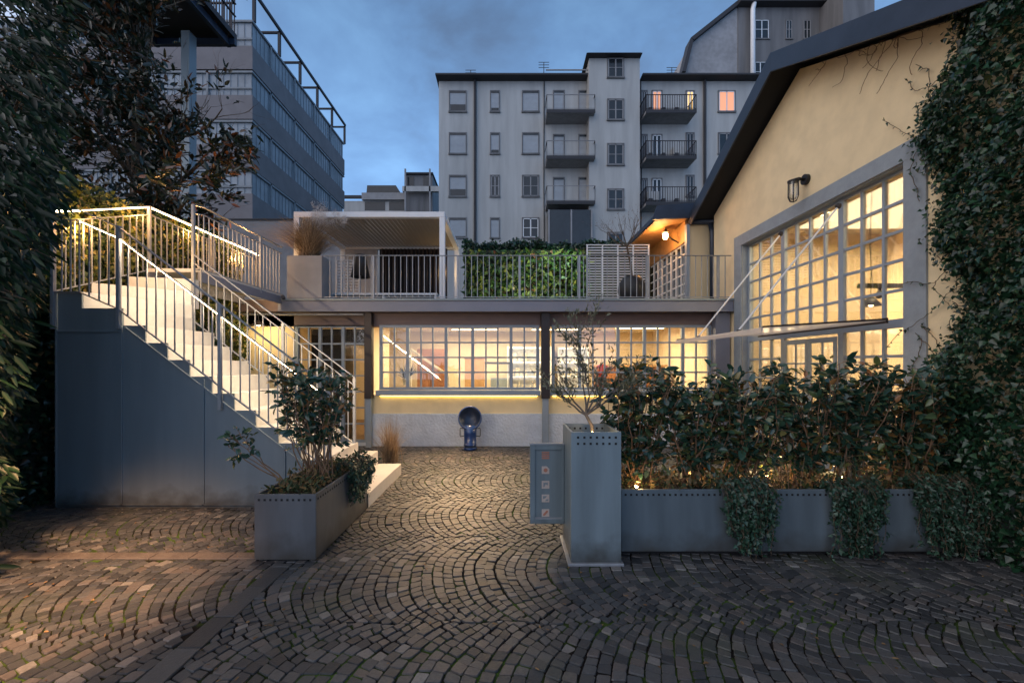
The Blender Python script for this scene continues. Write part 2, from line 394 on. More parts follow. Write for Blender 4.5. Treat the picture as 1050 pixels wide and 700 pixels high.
while x < -2.12:
    l = random.uniform(.3, .5); mb.box(x, min(x+l-.008, -2.1), 3.46, 3.575, -.03, .006); x += l
struct(mb.build('stone_strip', M['strip'], bevel=.004), 'reddish kerb stones crossing the paving left of the left planter', 'paving strip')
# fallen leaves
n = 620
pos = np.stack([RNG.uniform(-5, 5, n), RNG.uniform(1.8, 8.0, n), np.full(n, .006)], 1)
o = leaves('fallen_leaves', pos, np.stack([RNG.normal(0,1,n), RNG.normal(0,1,n), np.zeros(n)],1), np.stack([RNG.normal(0,.25,n), RNG.normal(0,.25,n), np.ones(n)],1), RNG.uniform(.012,.042,n), RNG.uniform(.006,.020,n), M['litter'])
tag(o, 'tiny dry leaves scattered over the cobbles', 'fallen leaves', kind='stuff')

# ================================================================== STAIRCASE
SY0, SY1 = 4.71, 5.80
st = thing('staircase', 'white steel outdoor staircase with blue grey side cladding and winding top', 'staircase', (-3.3, 4.71, 0))
zs = [.157, .345, .534, .723, .90, 1.09, 1.28, 1.47, 1.655, 1.845, 2.04, 2.235]
xr = [-1.58, -1.92, -2.085, -2.335, -2.585, -2.84, -3.08, -3.33, -3.58, -3.83, -4.075, -4.33]
for i in range(11):
    ye = 6.14 if i < 2 else SY1
    o = B(xr[i+1]-.02, xr[i], SY0+.004, ye, zs[i]-.205 if i else -.01, zs[i]).build('step', M['step'], st, bevel=.004)
NW = (-4.33, 5.75)
def wind(poly, z0, z1): return MB().prism(poly, 'z', z0, z1).build('step', M['step'], st, bevel=.004)
wind([(-4.33, SY0+.004), (-4.33, 5.75), (-5.08, 5.10), (-5.08, SY0+.004)], 2.04, 2.235)
wind([(-4.787, SY0+.005), NW, (-5.08, 5.12), (-5.08, SY0+.005)], 2.2, 2.42)
wind([(-5.08, 5.10), (-4.34, 5.74), (-4.34, 5.87), (-5.08, 5.87)], 2.38, 2.60)
wind([(-5.08, 5.60), (-4.34, 5.76), (-4.34, 5.87), (-5.08, 5.87)], 2.58, 2.78)
# dark core below the winding steps
B(-5.06, -4.36, SY0+.06, 5.78, 0, 2.03).build('core', M['panel_dark'], st)
prof = [(-5.08, 0)]+[(-5.08, 2.42), (-4.787, 2.42), (-4.787, 2.235), (-4.33, 2.235)]
for i in range(10, -1, -1):
    prof += [(xr[i+1], zs[i]), (xr[i], zs[i])]
prof.append((xr[0], 0))
# cladding plate split in panels, standing 8 mm proud of the steps
MB().prism(prof, 'y', SY0-.012, SY0+.002).build('side_cladding', M['panel_dark'], st)
se = MB(); f0, f1 = SY0-.026, SY0-.012
se.box(-5.06, -4.34, f0, f1, 1.965, 1.985); se.box(-4.345, -4.325, f0, f1, .03, 2.2); se.box(-3.43, -3.41, f0, f1, .03, 1.44)
se.box(-5.075, -5.055, f0, f1, .02, 2.40); se.box(-5.05, -1.9, f0, f1, .03, .045)
se.bar((-4.30, (f0+f1)/2, 2.02), (-2.25, (f0+f1)/2, .455), .012, .018); se.box(-2.52, -2.50, f0, f1, .03, .70)
se.build('cladding_seam', M['panel_dark'], st, bevel=.002)

# bridge from the stair head to the terrace
br = thing('walkway', 'slim grey walkway joining the top of the staircase to the terrace', 'walkway', (-4.7, 5.87, 2.8))
B(-5.08, -4.33, 5.872, 7.995, 2.90, 2.95).build('deck', M['step'], br)
B(-4.36, -4.315, 5.872, 7.995, 2.76, 2.90).build('edge_beam', M['fascia'], br)
B(-5.08, -5.04, 5.872, 7.995, 2.76, 2.90).build('edge_beam', M['fascia'], br)
B(-4.40, -4.37, 7.2, 7.99, 2.905-.03, 2.90).build('led_strip', M['led'], br)

def lerp(a, b, t): return tuple(a[i]+(b[i]-a[i])*t for i in range(3))
def railing(label, pts, H, posts, pitch=.105, sub=.12, led=None, base=None, subbar=True, group='light grey railings', bw=.012, name='railing', pw=.036, botclear=.0):
    """pts: handrail top polyline; H: height from handrail to bottom rail"""
    t = thing(name, label, 'railing', (pts[0][0], pts[0][1], pts[0][2]-H), group)
    hr = MB(); lo = MB(); sb = MB(); ld = MB()
    dn = lambda p, h: (p[0], p[1], p[2]-h)
    for i in range(len(pts)-1):
        a, b = pts[i], pts[i+1]
        hr.bar(dn(a, .006), dn(b, .006), .042, .012)
        if subbar: sb.bar(dn(a, sub), dn(b, sub), .018, .012)
        lo.bar(dn(a, H), dn(b, H), .022, .012)
        L = math.dist(a[:2], b[:2]); n = max(1, round(L/pitch))
        for k in range(1, n if i == len(pts)-2 else n+1):
            p = lerp(a, b, k/n)
            B(p[0]-bw/2, p[0]+bw/2, p[1]-bw/2, p[1]+bw/2, p[2]-H, p[2]-(sub if subbar else .01)).build('baluster', M['rail'], t)
        if led and led[i]:
            if led[i] == 'sub': ld.bar(dn(a, sub+.010), dn(b, sub+.010), .010, .007)
            else: ld.bar(dn(a, .018), dn(b, .018), .016, .008)
    hr.build('handrail', M['rail'], t, bevel=.002); lo.build('bottom_rail', M['rail'], t)
    if subbar: sb.build('mid_rail', M['rail'], t)
    if ld.v: ld.build('led_strip', M['led'], t)
    for (p, z0) in posts:
        B(p[0]-pw/2, p[0]+pw/2, p[1]-pw/2, p[1]+pw/2, z0, p[2]-.012).build('post', M['rail'], t, bevel=.002)
    return t
YN = 4.672
zt = lambda x: 3.14-.763*(x+4.35)
railing('sloping railing with glowing LED bar on the near side of the stairs', [(-5.08, YN, 3.33), (-4.787, YN, 3.33), (-4.35, YN, 3.14), (-1.95, YN, zt(-1.95))], .92,
        [((-5.08, YN, 3.33), 2.0), ((-4.35, YN, 3.16), 2.0), ((-3.22, YN, zt(-3.22)+.01), 1.1), ((-2.0, YN, zt(-2.0)), .16)], led=['top', 'sub', 'sub'])
railing('sloping railing on the far side of the stairs', [(-4.33, 5.75, 3.125), (-2.10, 5.75, 3.125-.763*2.23)], .92,
        [((-3.1, 5.75, 3.125-.763*1.23), 1.3), ((-2.12, 5.75, 1.43), .16)], led=[None])
railing('long railing beside the ivy wall, LED lit, stepping up to the walkway', [(-5.08, 4.70, 3.33), (-5.08, 5.92, 3.84), (-5.08, 7.15, 3.84), (-5.08, 8.5, 3.84)], .90,
        [((-5.08, 5.92, 3.85), 2.7), ((-5.08, 7.15, 3.85), 2.9), ((-5.08, 8.45, 3.84), 2.9)], led=['top', 'top', 'top'])
railing('railing of the walkway on its courtyard side, with tall corner post', [(-4.33, 5.75, 3.80), (-4.33, 5.95, 3.84), (-4.33, 7.3, 3.84), (-4.33, 8.0, 3.84)], .90,
        [((-4.33, 5.75, 3.81), 2.05), ((-4.33, 7.3, 3.85), 2.85)], led=[None]*3)
# small spotlight at the walkway's end
sp = thing('spotlight', 'small black spotlight under the end of the walkway rail', 'spotlight', (-4.31, 7.95, 2.9))
MB().tube([(-4.25, 7.9, 2.86), (-4.22, 7.82, 2.87)], .035, 10).build('housing', M['black'], sp)
MB().bar((-4.31, 7.95, 2.88), (-4.26, 7.91, 2.87), .012, .012).build('bracket', M['black'], sp)

# ================================================================== COURTYARD BUILDING (ground floor studio under the terrace)
Y0 = 8.29
cb = thing('studio_building', 'single storey studio building with gridded lit windows under a terrace', 'building', (0, Y0, 0))
def wallbox(x0, x1, z0, z1, m='cream', y0=Y0, y1=Y0+.25, name='wall'): return B(x0, x1, y0, y1, z0, z1).build(name, M[m], cb)
wallbox(-5.6, -4.25, 0, 2.6)
wallbox(-2.80, .92, .60, 1.00); wallbox(.92, 4.28, .60, 1.00)
wallbox(-2.80, 4.28, 0, .64, 'plinth', Y0-.035, Y0+.24, 'plinth')
B(-5.6, 4.28, Y0+.0, Y0+.25, 2.36, 2.62).build('lintel', M['soffit'], cb)
wallbox(4.0, 4.28, 1.0, 2.36, 'cream')
B(-5.45, 4.27, 8.02, 12.5, 2.62, 2.84).build('terrace_slab', M['soffit'], cb)
B(-4.40, 4.27, 7.975, 8.02, 2.615, 2.82).build('fascia', M['fascia'], cb, bevel=.003)
B(-4.42, 4.28, 7.95, 8.03, 2.822, 2.86).build('edge_trim', M['panel_dark'], cb, bevel=.003)
B(-5.45, 4.27, 8.03, 12.5, 2.842, 2.852).build('terrace_floor', M['concrete'], cb)
for x0, x1 in ((-2.80, -2.66), (.625, .79), (3.99, 4.27)):
    B(x0, x1, 8.10, 8.25, .95 if x0 < 3 else 0, 2.61).build('post', M['steel_dark'] if x0 < 3 else M['fascia'], cb, bevel=.004)
    if x0 < 3: B(x0+.02, x1-.02, 8.13, 8.22, 0, .949).build('post_foot', M['frame'], cb, bevel=.004)
# gutter pipe under the soffit
MB().tube([(-5.2, 8.07, 2.57), (-2.8, 8.07, 2.57)], .022, 8).build('pipe', M['rail'], cb)
def grid_window(x0, x1, z0, z1, groups, rows, y, parent, m='frame', thin=.030, thick=.058):
    w = MB(); g = thick
    w.box(x0, x1, y, y+.07, z1-.0, z1+.05); w.box(x0, x1, y, y+.07, z0-.05, z0)
    w.box(x0-.06, x0, y, y+.07, z0-.05, z1+.05); w.box(x1, x1+.06, y, y+.07, z0-.05, z1+.05)
    n = sum(groups); pw = (x1-x0-g*(len(groups)-1))/n; x = x0
    for gi, k in enumerate(groups):
        for i in range(k):
            x += pw
            if i < k-1: w.box(x-thin/2, x+thin/2, y+.012, y+.05, z0, z1)
        if gi < len(groups)-1: w.box(x, x+g, y+.003, y+.066, z0, z1); x += g
    for r in range(1, rows):
        z = z0+(z1-z0)*r/rows
        w.box(x0, x1, y+.016, y+.046, z-thin/2, z+thin/2)
    o = w.build('window', M[m], parent)
    B(x0-.01, x1+.01, y+.028, y+.034, z0-.01, z1+.01).build('glass', M['glass'], o)
    return o
w1 = grid_window(-2.50, .535, 1.16, 2.335, [2,3,2,3,2], 4, Y0-.02, cb)
w2 = grid_window(.90, 3.93, 1.16, 2.335, [2,3,2,3,2], 4, Y0-.02, cb)
w3 = grid_window(-4.17, -2.86, .12, 2.335, [2,2,2], 7, Y0+.0, cb)
for x0, x1, w in ((-2.60, .615, w1), (.80, 4.0, w2)):
    B(x0, x1, Y0-.13, Y0+.1, 1.0, 1.10).build('sill', M['frame'], w, bevel=.006)
    B(x0+.06, x1-.06, Y0-.035, Y0-.012, .984, .997).build('led_strip', M['led_sill'], w)
    B(x0, x1, Y0-.015, Y0+.05, 2.39, 2.60).build('header', M['soffit'], w)
wallbox(-4.25, -2.80, 0, .07, 'plinth', Y0, Y0+.2, 'threshold')
# the room behind
IY = 12.2
def inner(x0, x1, y0, y1, z0, z1, m, name): return B(x0, x1, y0, y1, z0, z1).build(name, M[m], cb)
inner(-5.5, 4.25, IY, IY+.1, 0, 2.6, 'interior', 'inner_wall'); inner(-5.6, -5.5, Y0+.26, IY, 0, 2.6, 'interior', 'inner_wall'); inner(4.18, 4.27, Y0+.26, IY, 0, 2.6, 'interior', 'inner_wall')
inner(-5.5, 4.18, Y0+.26, IY, -.02, .02, 'interior_floor', 'inner_floor'); inner(-5.5, 4.18, Y0+.26, IY, 2.56, 2.60, 'interior_white', 'inner_ceiling')
inner(-2.9, -2.8, Y0+.3, 9.8, .02, 2.56, 'interior', 'inner_wall')
for i, (x, y) in enumerate(((-1.6, 9.3), (.2, 9.3), (2.2, 9.3), (3.3, 10.6), (-.9, 11.0), (1.2, 11.0))):
    l = thing('ceiling_light', ['slim ceiling light behind the middle window, front left', 'slim ceiling light behind the middle window, front right', 'slim ceiling light just inside the right courtyard window', 'slim ceiling light deep inside near the right wall', 'slim ceiling light deep inside above the wood cabinet', 'slim ceiling light deep inside between the two windows'][i], 'ceiling light', (x, y, 2.5), 'ceiling lights in the studio')
    B(x-.62, x+.62, y-.07, y+.07, 2.525, 2.556).build('housing', M['white'], l); B(x-.6, x+.6, y-.05, y+.05, 2.515, 2.524).build('diffuser', M['ceil_light'], l)
# furniture seen through the windows
cab = thing('cabinet', 'tall orange brown wooden cabinet behind the middle window', 'cabinet', (-2.2, 10.6, 0))
B(-2.30, -1.62, 10.5, 11.1, .03, 2.0).build('body', M['wood'], cab)
B(-1.96, -1.95, 10.485, 10.499, .1, 1.95).build('door_seam', M['steel_dark'], cab)
ps = thing('inner_railing', 'pale handrail sloping across the wooden cabinet inside', 'railing', (-1.8, 9.6, 0))
m_ = MB(); m_.bar((-2.25, 9.6, 1.95), (-1.38, 9.6, 1.35), .03, .05); m_.bar((-1.38, 9.6, 1.36), (-1.38, 9.6, .03), .04, .04); m_.bar((-2.25, 9.6, 1.95), (-2.25, 9.6, .03), .04, .04)
m_.build('frame', M['paper'], ps)
wd = thing('wood_panel', 'honey wooden screen standing in the middle of the studio', 'screen', (-.8, 10.6, 0))
B(-1.12, -.62, 10.6, 10.66, .03, 1.75).build('board', M['wood_soffit'], wd); B(-1.14, -.60, 10.59, 10.67, 1.751, 1.79).build('cap', M['wood'], wd)
bf = thing('doorway_frame', 'thin black doorway frame with dark niche inside the studio', 'doorway', (-.3, 11.2, 0))
m_ = MB(); m_.box(-.95, .10, 11.2, 11.26, 1.62, 1.68); m_.box(.06, .10, 11.2, 11.26, .03, 1.62); m_.build('frame', M['black'], bf)
B(-.5, -.05, 11.3, 11.34, .03, 1.25).build('niche', M['panel_dark'], bf)
def shelf(label, x0, x1, y, zt_, nsh, loc_group):
    s = thing('shelf_unit', label, 'shelf', ((x0+x1)/2, y, 0), loc_group)
    f = MB(); f.box(x0, x0+.03, y, y+.35, .03, zt_); f.box(x1-.03, x1, y, y+.35, .03, zt_); f.box(x0+.03, x1-.03, y+.34, y+.35, .03, zt_)
    for i in range(nsh+1):
        z = .1+(zt_-.13)*i/nsh; f.box(x0+.031, x1-.031, y+.002, y+.338, z, z+.025)
    f.build('frame', M['white'], s)
    li = MB()
    for i in range(1, nsh+1):
        z = .1+(zt_-.13)*i/nsh; li.box(x0+.05, x1-.05, y+.28, y+.30, z-.014, z-.002)
    li.build('shelf_light', M['shelf_light'], s)
    gd = MB()
    for i in range(nsh):
        z = .1+(zt_-.13)*i/nsh+.026; x = x0+.06
        while x < x1-.12:
            w = random.uniform(.03, .11); h = random.uniform(.08, .24)
            if random.random() < .8: gd.box(x, x+w, y+.08, y+.22, z, z+h)
            x += w+random.uniform(.01, .06)
    gd.build('goods', M['paper'], s)
shelf('white shelf unit with small goods at right of the middle window', -.05, 1.15, 11.3, 2.1, 5, 'lit shelves in the studio')
shelf('white shelf unit with small goods at left of the right courtyard window', 1.35, 2.2, 11.6, 2.1, 5, 'lit shelves in the studio')
for i, (x, z, c, n_) in enumerate(((2.1, 1.62, 'red', 'red garment hanging'), (2.55, 1.55, 'steel_dark', 'dark brown garment hanging'), (3.0, 1.6, 'wood', 'tan garment hanging'))):
    g_ = thing('garment', n_+' behind the right courtyard window', 'garment', (x, 9.5, z-.7), 'garments on hangers')
    MB().prism([(x-.11, z-.7), (x+.12, z-.7), (x+.07, z-.1), (x+.13, z-.05), (x+.03, z), (x-.03, z), (x-.13, z-.05), (x-.07, z-.1)], 'y', 9.46, 9.52).build('cloth', M[c], g_)
    MB().tube([(x, 9.49, z), (x, 9.49, z+.12), (x+.02, 9.49, z+.14)], .005, 5).build('hook', M['black'], g_)
cl = thing('clothes_rail', 'black clothes rail behind the right courtyard window', 'clothes rail', (2.5, 9.5, 0))
m_ = MB(); m_.tube([(1.8, 9.49, .03), (1.8, 9.49, 1.76), (3.4, 9.49, 1.76), (3.4, 9.49, .03)], .012, 6); m_.build('frame', M['black'], cl)
cs = thing('counter', 'orange brown wooden counter inside at right', 'counter', (3.0, 10.6, 0))
B(2.2, 3.9, 10.5, 11.1, .03, 1.55).build('body', M['wood'], cs); B(2.15, 3.95, 10.45, 11.15, 1.551, 1.6).build('top', M['wood_soffit'], cs)
dk = thing('dark_backdrop', 'added dark backdrop that darkens the glazed door left of the dark post', 'cabinet', (-3.8, 8.9, 0))  # dark boxes added behind the glazed door to darken its panes
B(-4.15, -3.42, 8.8, 9.2, .03, 2.35).build('body', M['steel_dark'], dk); B(-3.42, -2.92, 8.82, 8.9, 2.0, 2.35).build('bridge', M['steel_dark'], dk)
B(-4.10, -3.80, 8.785, 8.799, 1.1, 1.55).build('poster', M['paper'], dk)
def potplant(label, x, y, z, h, grp=None, n=60):
    t = thing('potted_plant', label, 'plant', (x, y, z), grp)
    MB().lathe([(0, z), (.07, z), (.09, z+.14), (.08, z+.14), (.075, z+.12), (0, z+.12)], (x, y, 0), 14).build('pot', M['paper'], t, smooth=False)
    pos = np.tile([[x, y, z+.13]], (n, 1))+rvec(n, .02); d = rvec(n, .5); d[:, 2] = np.abs(d[:, 2])+.5
    leaves('foliage', pos, d, rvec(n), RNG.uniform(h*.5, h, n), .025, M['laurel'], t)
potplant('spiky potted plant on the sill behind the middle window', -2.12, 8.7, 1.18, .36)
# pendant lamp under the walkway
pl = thing('pendant_lamp', 'lit enamel pendant lamp over the passage under the walkway', 'lamp', (-4.72, 7.9, 2.3))
MB().tube([(-4.72, 7.9, 2.62), (-4.72, 7.9, 2.42)], .006, 6).build('cord', M['black'], pl)
MB().lathe([(.02, 2.43), (.05, 2.41), (.13, 2.35), (.14, 2.33), (.12, 2.34), (.04, 2.39), (.015, 2.40)], (-4.72, 7.9, 0), 20).build('shade', M['steel_dark'], pl, smooth=True)
MB().lathe([(0, 2.33), (.03, 2.335), (.04, 2.36), (.02, 2.39), (0, 2.395)], (-4.72, 7.9, 0), 12).build('bulb', M['bulb'], pl, smooth=True)

# ================================================================== TERRACE THINGS
pts = [(-3.55, 8.05, 3.70), (4.26, 8.05, 3.70)]
railing('long straight railing along the terrace edge above the windows', pts, .80, [((WX(px, 8.05), 8.05, 3.71), 2.86) for px in (383, 469.5, 533, 594, 602, 663, 736)], pitch=.114, subbar=False, bw=.013)
# grass planter
gp = thing('terrace_planter', 'square metal planter at the end of the terrace', 'planter', (-3.93, 8.25, 2.852))
def hollow_planter(x0, x1, y0, y1, z0, z1, m, parent, t=.02, soil=.06, name='body', bev=.003):
    mb = MB(); mb.box(x0, x1, y0, y0+t, z0, z1); mb.box(x0, x1, y1-t, y1, z0, z1); mb.box(x0, x0+t, y0+t, y1-t, z0, z1); mb.box(x1-t, x1, y0+t, y1-t, z0, z1)
    o = mb.build(name, M[m], parent, bevel=bev)
    nx, ny = max(4, int((x1-x0)/.08)), max(3, int((y1-y0)/.08)); vs = []; fs = []
    for i in range(nx+1):
        for j in range(ny+1):
            vs.append((x0+t+(x1-x0-2*t)*i/nx, y0+t+(y1-y0-2*t)*j/ny, z1-soil+random.uniform(-.012, .015)))
    for i in range(nx):
        for j in range(ny): a = i*(ny+1)+j; fs.append((a, a+ny+1, a+ny+2, a+1))
    MB().add(vs, fs).build('soil', M['soil'], parent)
    return o
hollow_planter(-4.27, -3.60, 8.06, 8.50, 2.88, 3.70, 'concrete', gp)
B(-4.24, -3.63, 8.09, 8.47, 2.852, 2.88).build('foot', M['panel_dark'], gp)
def grass(label, c, n, h, spread, m='grass_dry', plumes=0, grp=None, name='ornamental_grass', wd=.006):
    t = thing(name, label, 'grass', c, grp)
    K = 6; V = []; Fc = []
    for i in range(n):
        a = random.uniform(0, 6.283); s = abs(random.gauss(0, 1))*spread; hh = h*random.uniform(.5, 1.05)
        b0 = Vector(c)+Vector((random.gauss(0, .06), random.gauss(0, .05), 0)); dr = Vector((math.cos(a), math.sin(a), 0)); sd = Vector((-dr.y, dr.x, 0))
        st_ = len(V)
        for k in range(K):
            u = k/(K-1); p = b0+dr*s*u**1.6+Vector((0, 0, hh*(u-.28*(s/(spread+.01))*u**3*.6)))+Vector((random.gauss(0, .004), random.gauss(0, .004), 0))
            w = wd*(1-u*.85); V += [tuple(p-sd*w/2), tuple(p+sd*w/2)]
        for k in range(K-1): q = st_+2*k; Fc.append((q, q+1, q+3, q+2))
    MB().add(V, Fc).build('blades', M[m], t)
    if plumes:
        pos = []; d = []
        for i in range(plumes):
            a = random.uniform(-1.2, 1.9); s = random.uniform(.1, spread*1.6); p = Vector(c)+Vector((math.cos(a)*s, math.sin(a)*s*.6, h*random.uniform(.85, 1.15)))
            for k in range(55): pos.append(p+Vector((random.gauss(0, .035), random.gauss(0, .03), random.gauss(0, .05)))); d.append((random.gauss(0, 1), random.gauss(0, 1), random.gauss(.3, 1)))
        leaves('plumes', [tuple(p) for p in pos], d, rvec(len(d)), .03, .008, M['plume'], t, T_LO)
    return t
grass('dry ornamental grass with pale plumes in the terrace planter', (-3.93, 8.26, 3.66), 3200, .82, .46, plumes=60, wd=.010)

# pergola
pg = thing('pergola', 'white flat roofed pergola with louvred ceiling on the terrace', 'pergola', (-2.9, 8.6, 2.852))
px0, px1, py0, py1, pzt = -4.42, -1.32, 8.6, 11.1, 4.74
B(px0, px1, py0, py0+.12, pzt-.11, pzt).build('beam', M['white'], pg, bevel=.004); B(px0, px1, py1-.12, py1, pzt-.11, pzt).build('beam', M['white'], pg)
B(px0, px0+.12, py0+.12, py1-.12, pzt-.11, pzt).build('beam', M['white'], pg); B(px1-.12, px1, py0+.12, py1-.12, pzt-.11, pzt).build('beam', M['white'], pg)
for x, y in ((px0, py0), (px1-.11, py0), (px0, py1-.12), (px1-.11, py1-.12)):
    B(x, x+.11, y+.004, y+.114, 2.853, pzt-.111).build('post', M['white'], pg, bevel=.003)
lv = MB(); n = 30
for i in range(n):
    w_ = (px1-px0-.28)/n; x = px0+.14+i*w_; lv.prism([(x, pzt-.050), (x+w_*1.02, pzt-.066), (x+w_*1.02, pzt-.058), (x, pzt-.042)], 'y', py0+.125, py1-.125)
lv.build('louvres', M['louvre'], pg)
bp_ = thing('curtain', 'dark ribbed curtain closing the back of the pergola', 'curtain', (-2.4, 10.9, 2.852))
cv = []; cf = []; nn = 120
for i in range(nn+1):
    x = -3.35+i*(1.75)/nn; y = 10.85+.035*math.sin(i*.95)
    cv += [(x, y, 2.86), (x, y, 4.60)]
    if i: q = 2*i-2; cf.append((q, q+2, q+3, q+1))
MB().add(cv, cf).build('cloth', M['steel_dark'], bp_); MB().tube([(-3.38, 10.85, 4.61), (-1.57, 10.85, 4.61)], .012, 6).build('rod', M['white'], bp_)
wp = thing('wall_panel', 'plain white partition at the back left of the pergola', 'panel', (-3.8, 10.9, 2.852))
B(-4.26, -3.42, 10.88, 10.95, 2.853, 4.6).build('board', M['rail'], wp, bevel=.003)
hl = thing('floor_lamp', 'standing lamp with black tapered shade under the pergola', 'lamp', (-3.15, 9.1, 2.852))
hx = WX(369.5, 9.1)
MB().lathe([(.11, 3.98), (.20, 3.50), (.19, 3.50), (.10, 3.97)], (hx, 9.1, 0), 20).build('shade', M['black'], hl, smooth=True)
MB().tube([(hx, 9.1, 2.86), (hx, 9.1, 3.9)], .014, 8).build('pole', M['rail'], hl); MB().lathe([(0, 2.853), (.16, 2.853), (.16, 2.875), (0, 2.88)], (hx, 9.1, 0), 20).build('base', M['black'], hl)
bn = thing('bench', 'long low white bench behind the terrace railing', 'bench', (-2.6, 8.75, 2.852))
B(-3.75, -1.5, 8.75, 9.15, 3.06, 3.10).build('seat', M['white'], bn, bevel=.003)
for x in (-3.72, -2.65, -1.56): B(x, x+.04, 8.77, 9.13, 2.853, 3.06).build('leg', M['white'], bn)
B(-3.7, -1.55, 8.8, 9.1, 2.93, 2.955).build('shelf', M['panel_dark'], bn)
def lattice(label, x0, x1, y0, y1, z0, z1, n, grp):
    t = thing('lattice_screen', label, 'screen', ((x0+x1)/2, (y0+y1)/2, z0), grp)
    s = MB()
    for i in range(n):
        z = z0+.05+(z1-z0-.1)*i/(n-1); s.bar((x0+.0, y0, z), (x1, y1, z), .012, .022)
    s.build('slats', M['white'], t)
    for a in (0, .25, .5, .75, 1):
        x, y = x0+(x1-x0)*a, y0+(y1-y0)*a
        B(x-.014, x+.014, y-.02, y+.02, z0, z1).build('upright', M['white'], t)
    B(min(x0,x1)-.02, max(x0,x1)+.02, min(y0,y1)-.02, max(y0,y1)+.02, z1, z1+.02).build('top_rail', M['white'], t) if abs(y1-y0) < .1 else MB().bar((x0,y0,z1),(x1,y1,z1),.03,.02).build('top_rail', M['white'], t)
    return t
lattice('white slatted screen beside the plant wall, behind a bare tree', WX(602, 9.6), WX(665, 9.6), 9.6, 9.6, 2.853, 4.33, 24, 'slatted screens on the terrace')
lattice('white slatted screen between grass planter and floor lamp', -3.9, -3.40, 9.5, 9.5, 2.853, 3.95, 16, 'slatted screens on the terrace')
# dark bulbous pot with bare tree
bp2 = thing('bulbous_pot', 'dark ribbed bulbous pot on the terrace', 'pot', (WX(648, 8.7), 8.7, 2.852)); cx_ = WX(648, 8.7)
pot = MB(); prof_ = [(.14, 2.853), (.24, 2.95), (.29, 3.12), (.27, 3.28), (.20, 3.38), (.17, 3.42), (.15, 3.41), (.17, 3.36), (0, 3.34)]
pot.lathe(prof_, (cx_, 8.7, 0), 28)
pot.build('body', M['black'], bp2, smooth=True); 
bt = thing('bare_tree', 'leafless little tree growing in the dark bulbous pot', 'tree', (cx_, 8.7, 3.34))
mb = MB(); tips = []; mb.tube([(cx_, 8.7, 3.33), (cx_-.03, 8.7, 3.7), (cx_-.10, 8.72, 4.05)], [.03, .024, .02], 7)
random.seed(11)
for d in ((-.7, .1, .8), (.25, .1, 1), (-.2, -.2, 1), (.6, 0, .7), (-.9, 0, .5)): grow(mb, (cx_-.10, 8.72, 4.05), d, .50, .013, 1, 4, tips, 5, .12, .06, (2, 4), .65, .68)
mb.build('trunk', M['bark'], bt)
leaves('crown', [tuple(p) for p, d in tips[::9]], [tuple(d) for p, d in tips[::9]], rvec(len(tips[::9])), .03, .015, M['litter'], bt, T_LO)

# terrace hedges
def ivy_sheet(n, fpos, nvec, m, t, ln=(.05, .08), name='foliage', droop=.6, T=T_IVY, nj=.55, ww=.85):
    pos = fpos(n); nv = np.tile(np.array(nvec, float), (len(pos), 1))+rvec(len(pos), nj)
    d = rvec(len(pos), .6); d[:, 2] -= droop
    l = RNG.uniform(ln[0], ln[1], len(pos))
    return leaves(name, pos, d, nv, l, l*ww, m, t, T)
gh = thing('green_wall', 'lit wall of mixed green and yellow leaves behind the terrace railing', 'hedge', (.2, 11.4, 2.852))
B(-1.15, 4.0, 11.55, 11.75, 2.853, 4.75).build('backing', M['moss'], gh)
ivy_sheet(2900, lambda n: np.stack([RNG.uniform(-1.2, 2.2, n), 11.45-np.abs(RNG.normal(0, .09, n)), RNG.uniform(2.86, 4.72, n)], 1), (0, -1, .35), M['greenwall'], gh, (.09, .20), ww=.6)
dh = thing('dark_hedge', 'dark clipped hedge rising above the lit plant wall', 'hedge', (.6, 12.1, 2.852))
ivy_sheet(9000, lambda n: (lambda x: np.stack([x, RNG.uniform(11.7, 12.3, n), 4.60+RNG.uniform(0, 1, n)**.6*(.46+.06*np.sin(x*3)+.05*np.sin(x*9.1))+RNG.normal(0,.03,n)], 1))(RNG.uniform(-1.3, 4.3, n)), (0, -.6, .6), M['ivy'], dh, (.06, .11))
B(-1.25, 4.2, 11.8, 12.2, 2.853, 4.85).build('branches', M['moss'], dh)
gl = thing('ground_spotlight', 'tiny warm uplight at the foot of the plant wall', 'spotlight', (.3, 10.9, 2.852))
MB().lathe([(0, 2.853), (.05, 2.853), (.05, 2.90), (.03, 2.91), (0, 2.91)], (.3, 10.9, 0), 12).build('housing', M['black'], gl)
# ================================================================== RIGHT BUILDING (gabled hall)
XW = 4.30
gb = thing('gabled_building', 'cream yellow gabled hall with a huge gridded window and dark roof', 'building', (XW, 6.2, 0))
AY, AZ, SL = 6.2, 5.97, .48
rz = lambda y: AZ-SL*abs(y-AY)
T0, T1 = XW, XW+.30
OY0, OY1, OZ = 4.55, 7.73, 3.80
MB().prism([(.2, 0), (OY0, 0), (OY0, rz(OY0)), (.2, rz(.2))], 'x', T0, T1).build('wall', M['cream'], gb)
MB().prism([(OY1, 0), (8.80, 0), (8.80, rz(8.80)), (OY1, rz(OY1))], 'x', T0, T1).build('wall', M['cream'], gb)
MB().prism([(OY0, OZ), (OY1, OZ), (OY1, rz(OY1)), (AY, AZ), (OY0, rz(OY0))], 'x', T0, T1).build('wall', M['cream'], gb)
sr = MB(); a, b = XW-.028, XW-.001
sr.box(a, b, OY0-.25, OY1+.24, OZ, OZ+.20); sr.box(a, b, OY0-.25, OY0, 0, OZ); sr.box(a, b, OY1, OY1+.24, 0, OZ)
sr.box(XW, T1-.1, OY0, OY0+.012, .05, OZ); sr.box(XW, T1-.1, OY1-.012, OY1, .05, OZ); sr.box(XW, T1-.1, OY0+.012, OY1-.012, OZ-.012, OZ)
sr.build('window_surround', M['surround'], gb, bevel=.004)
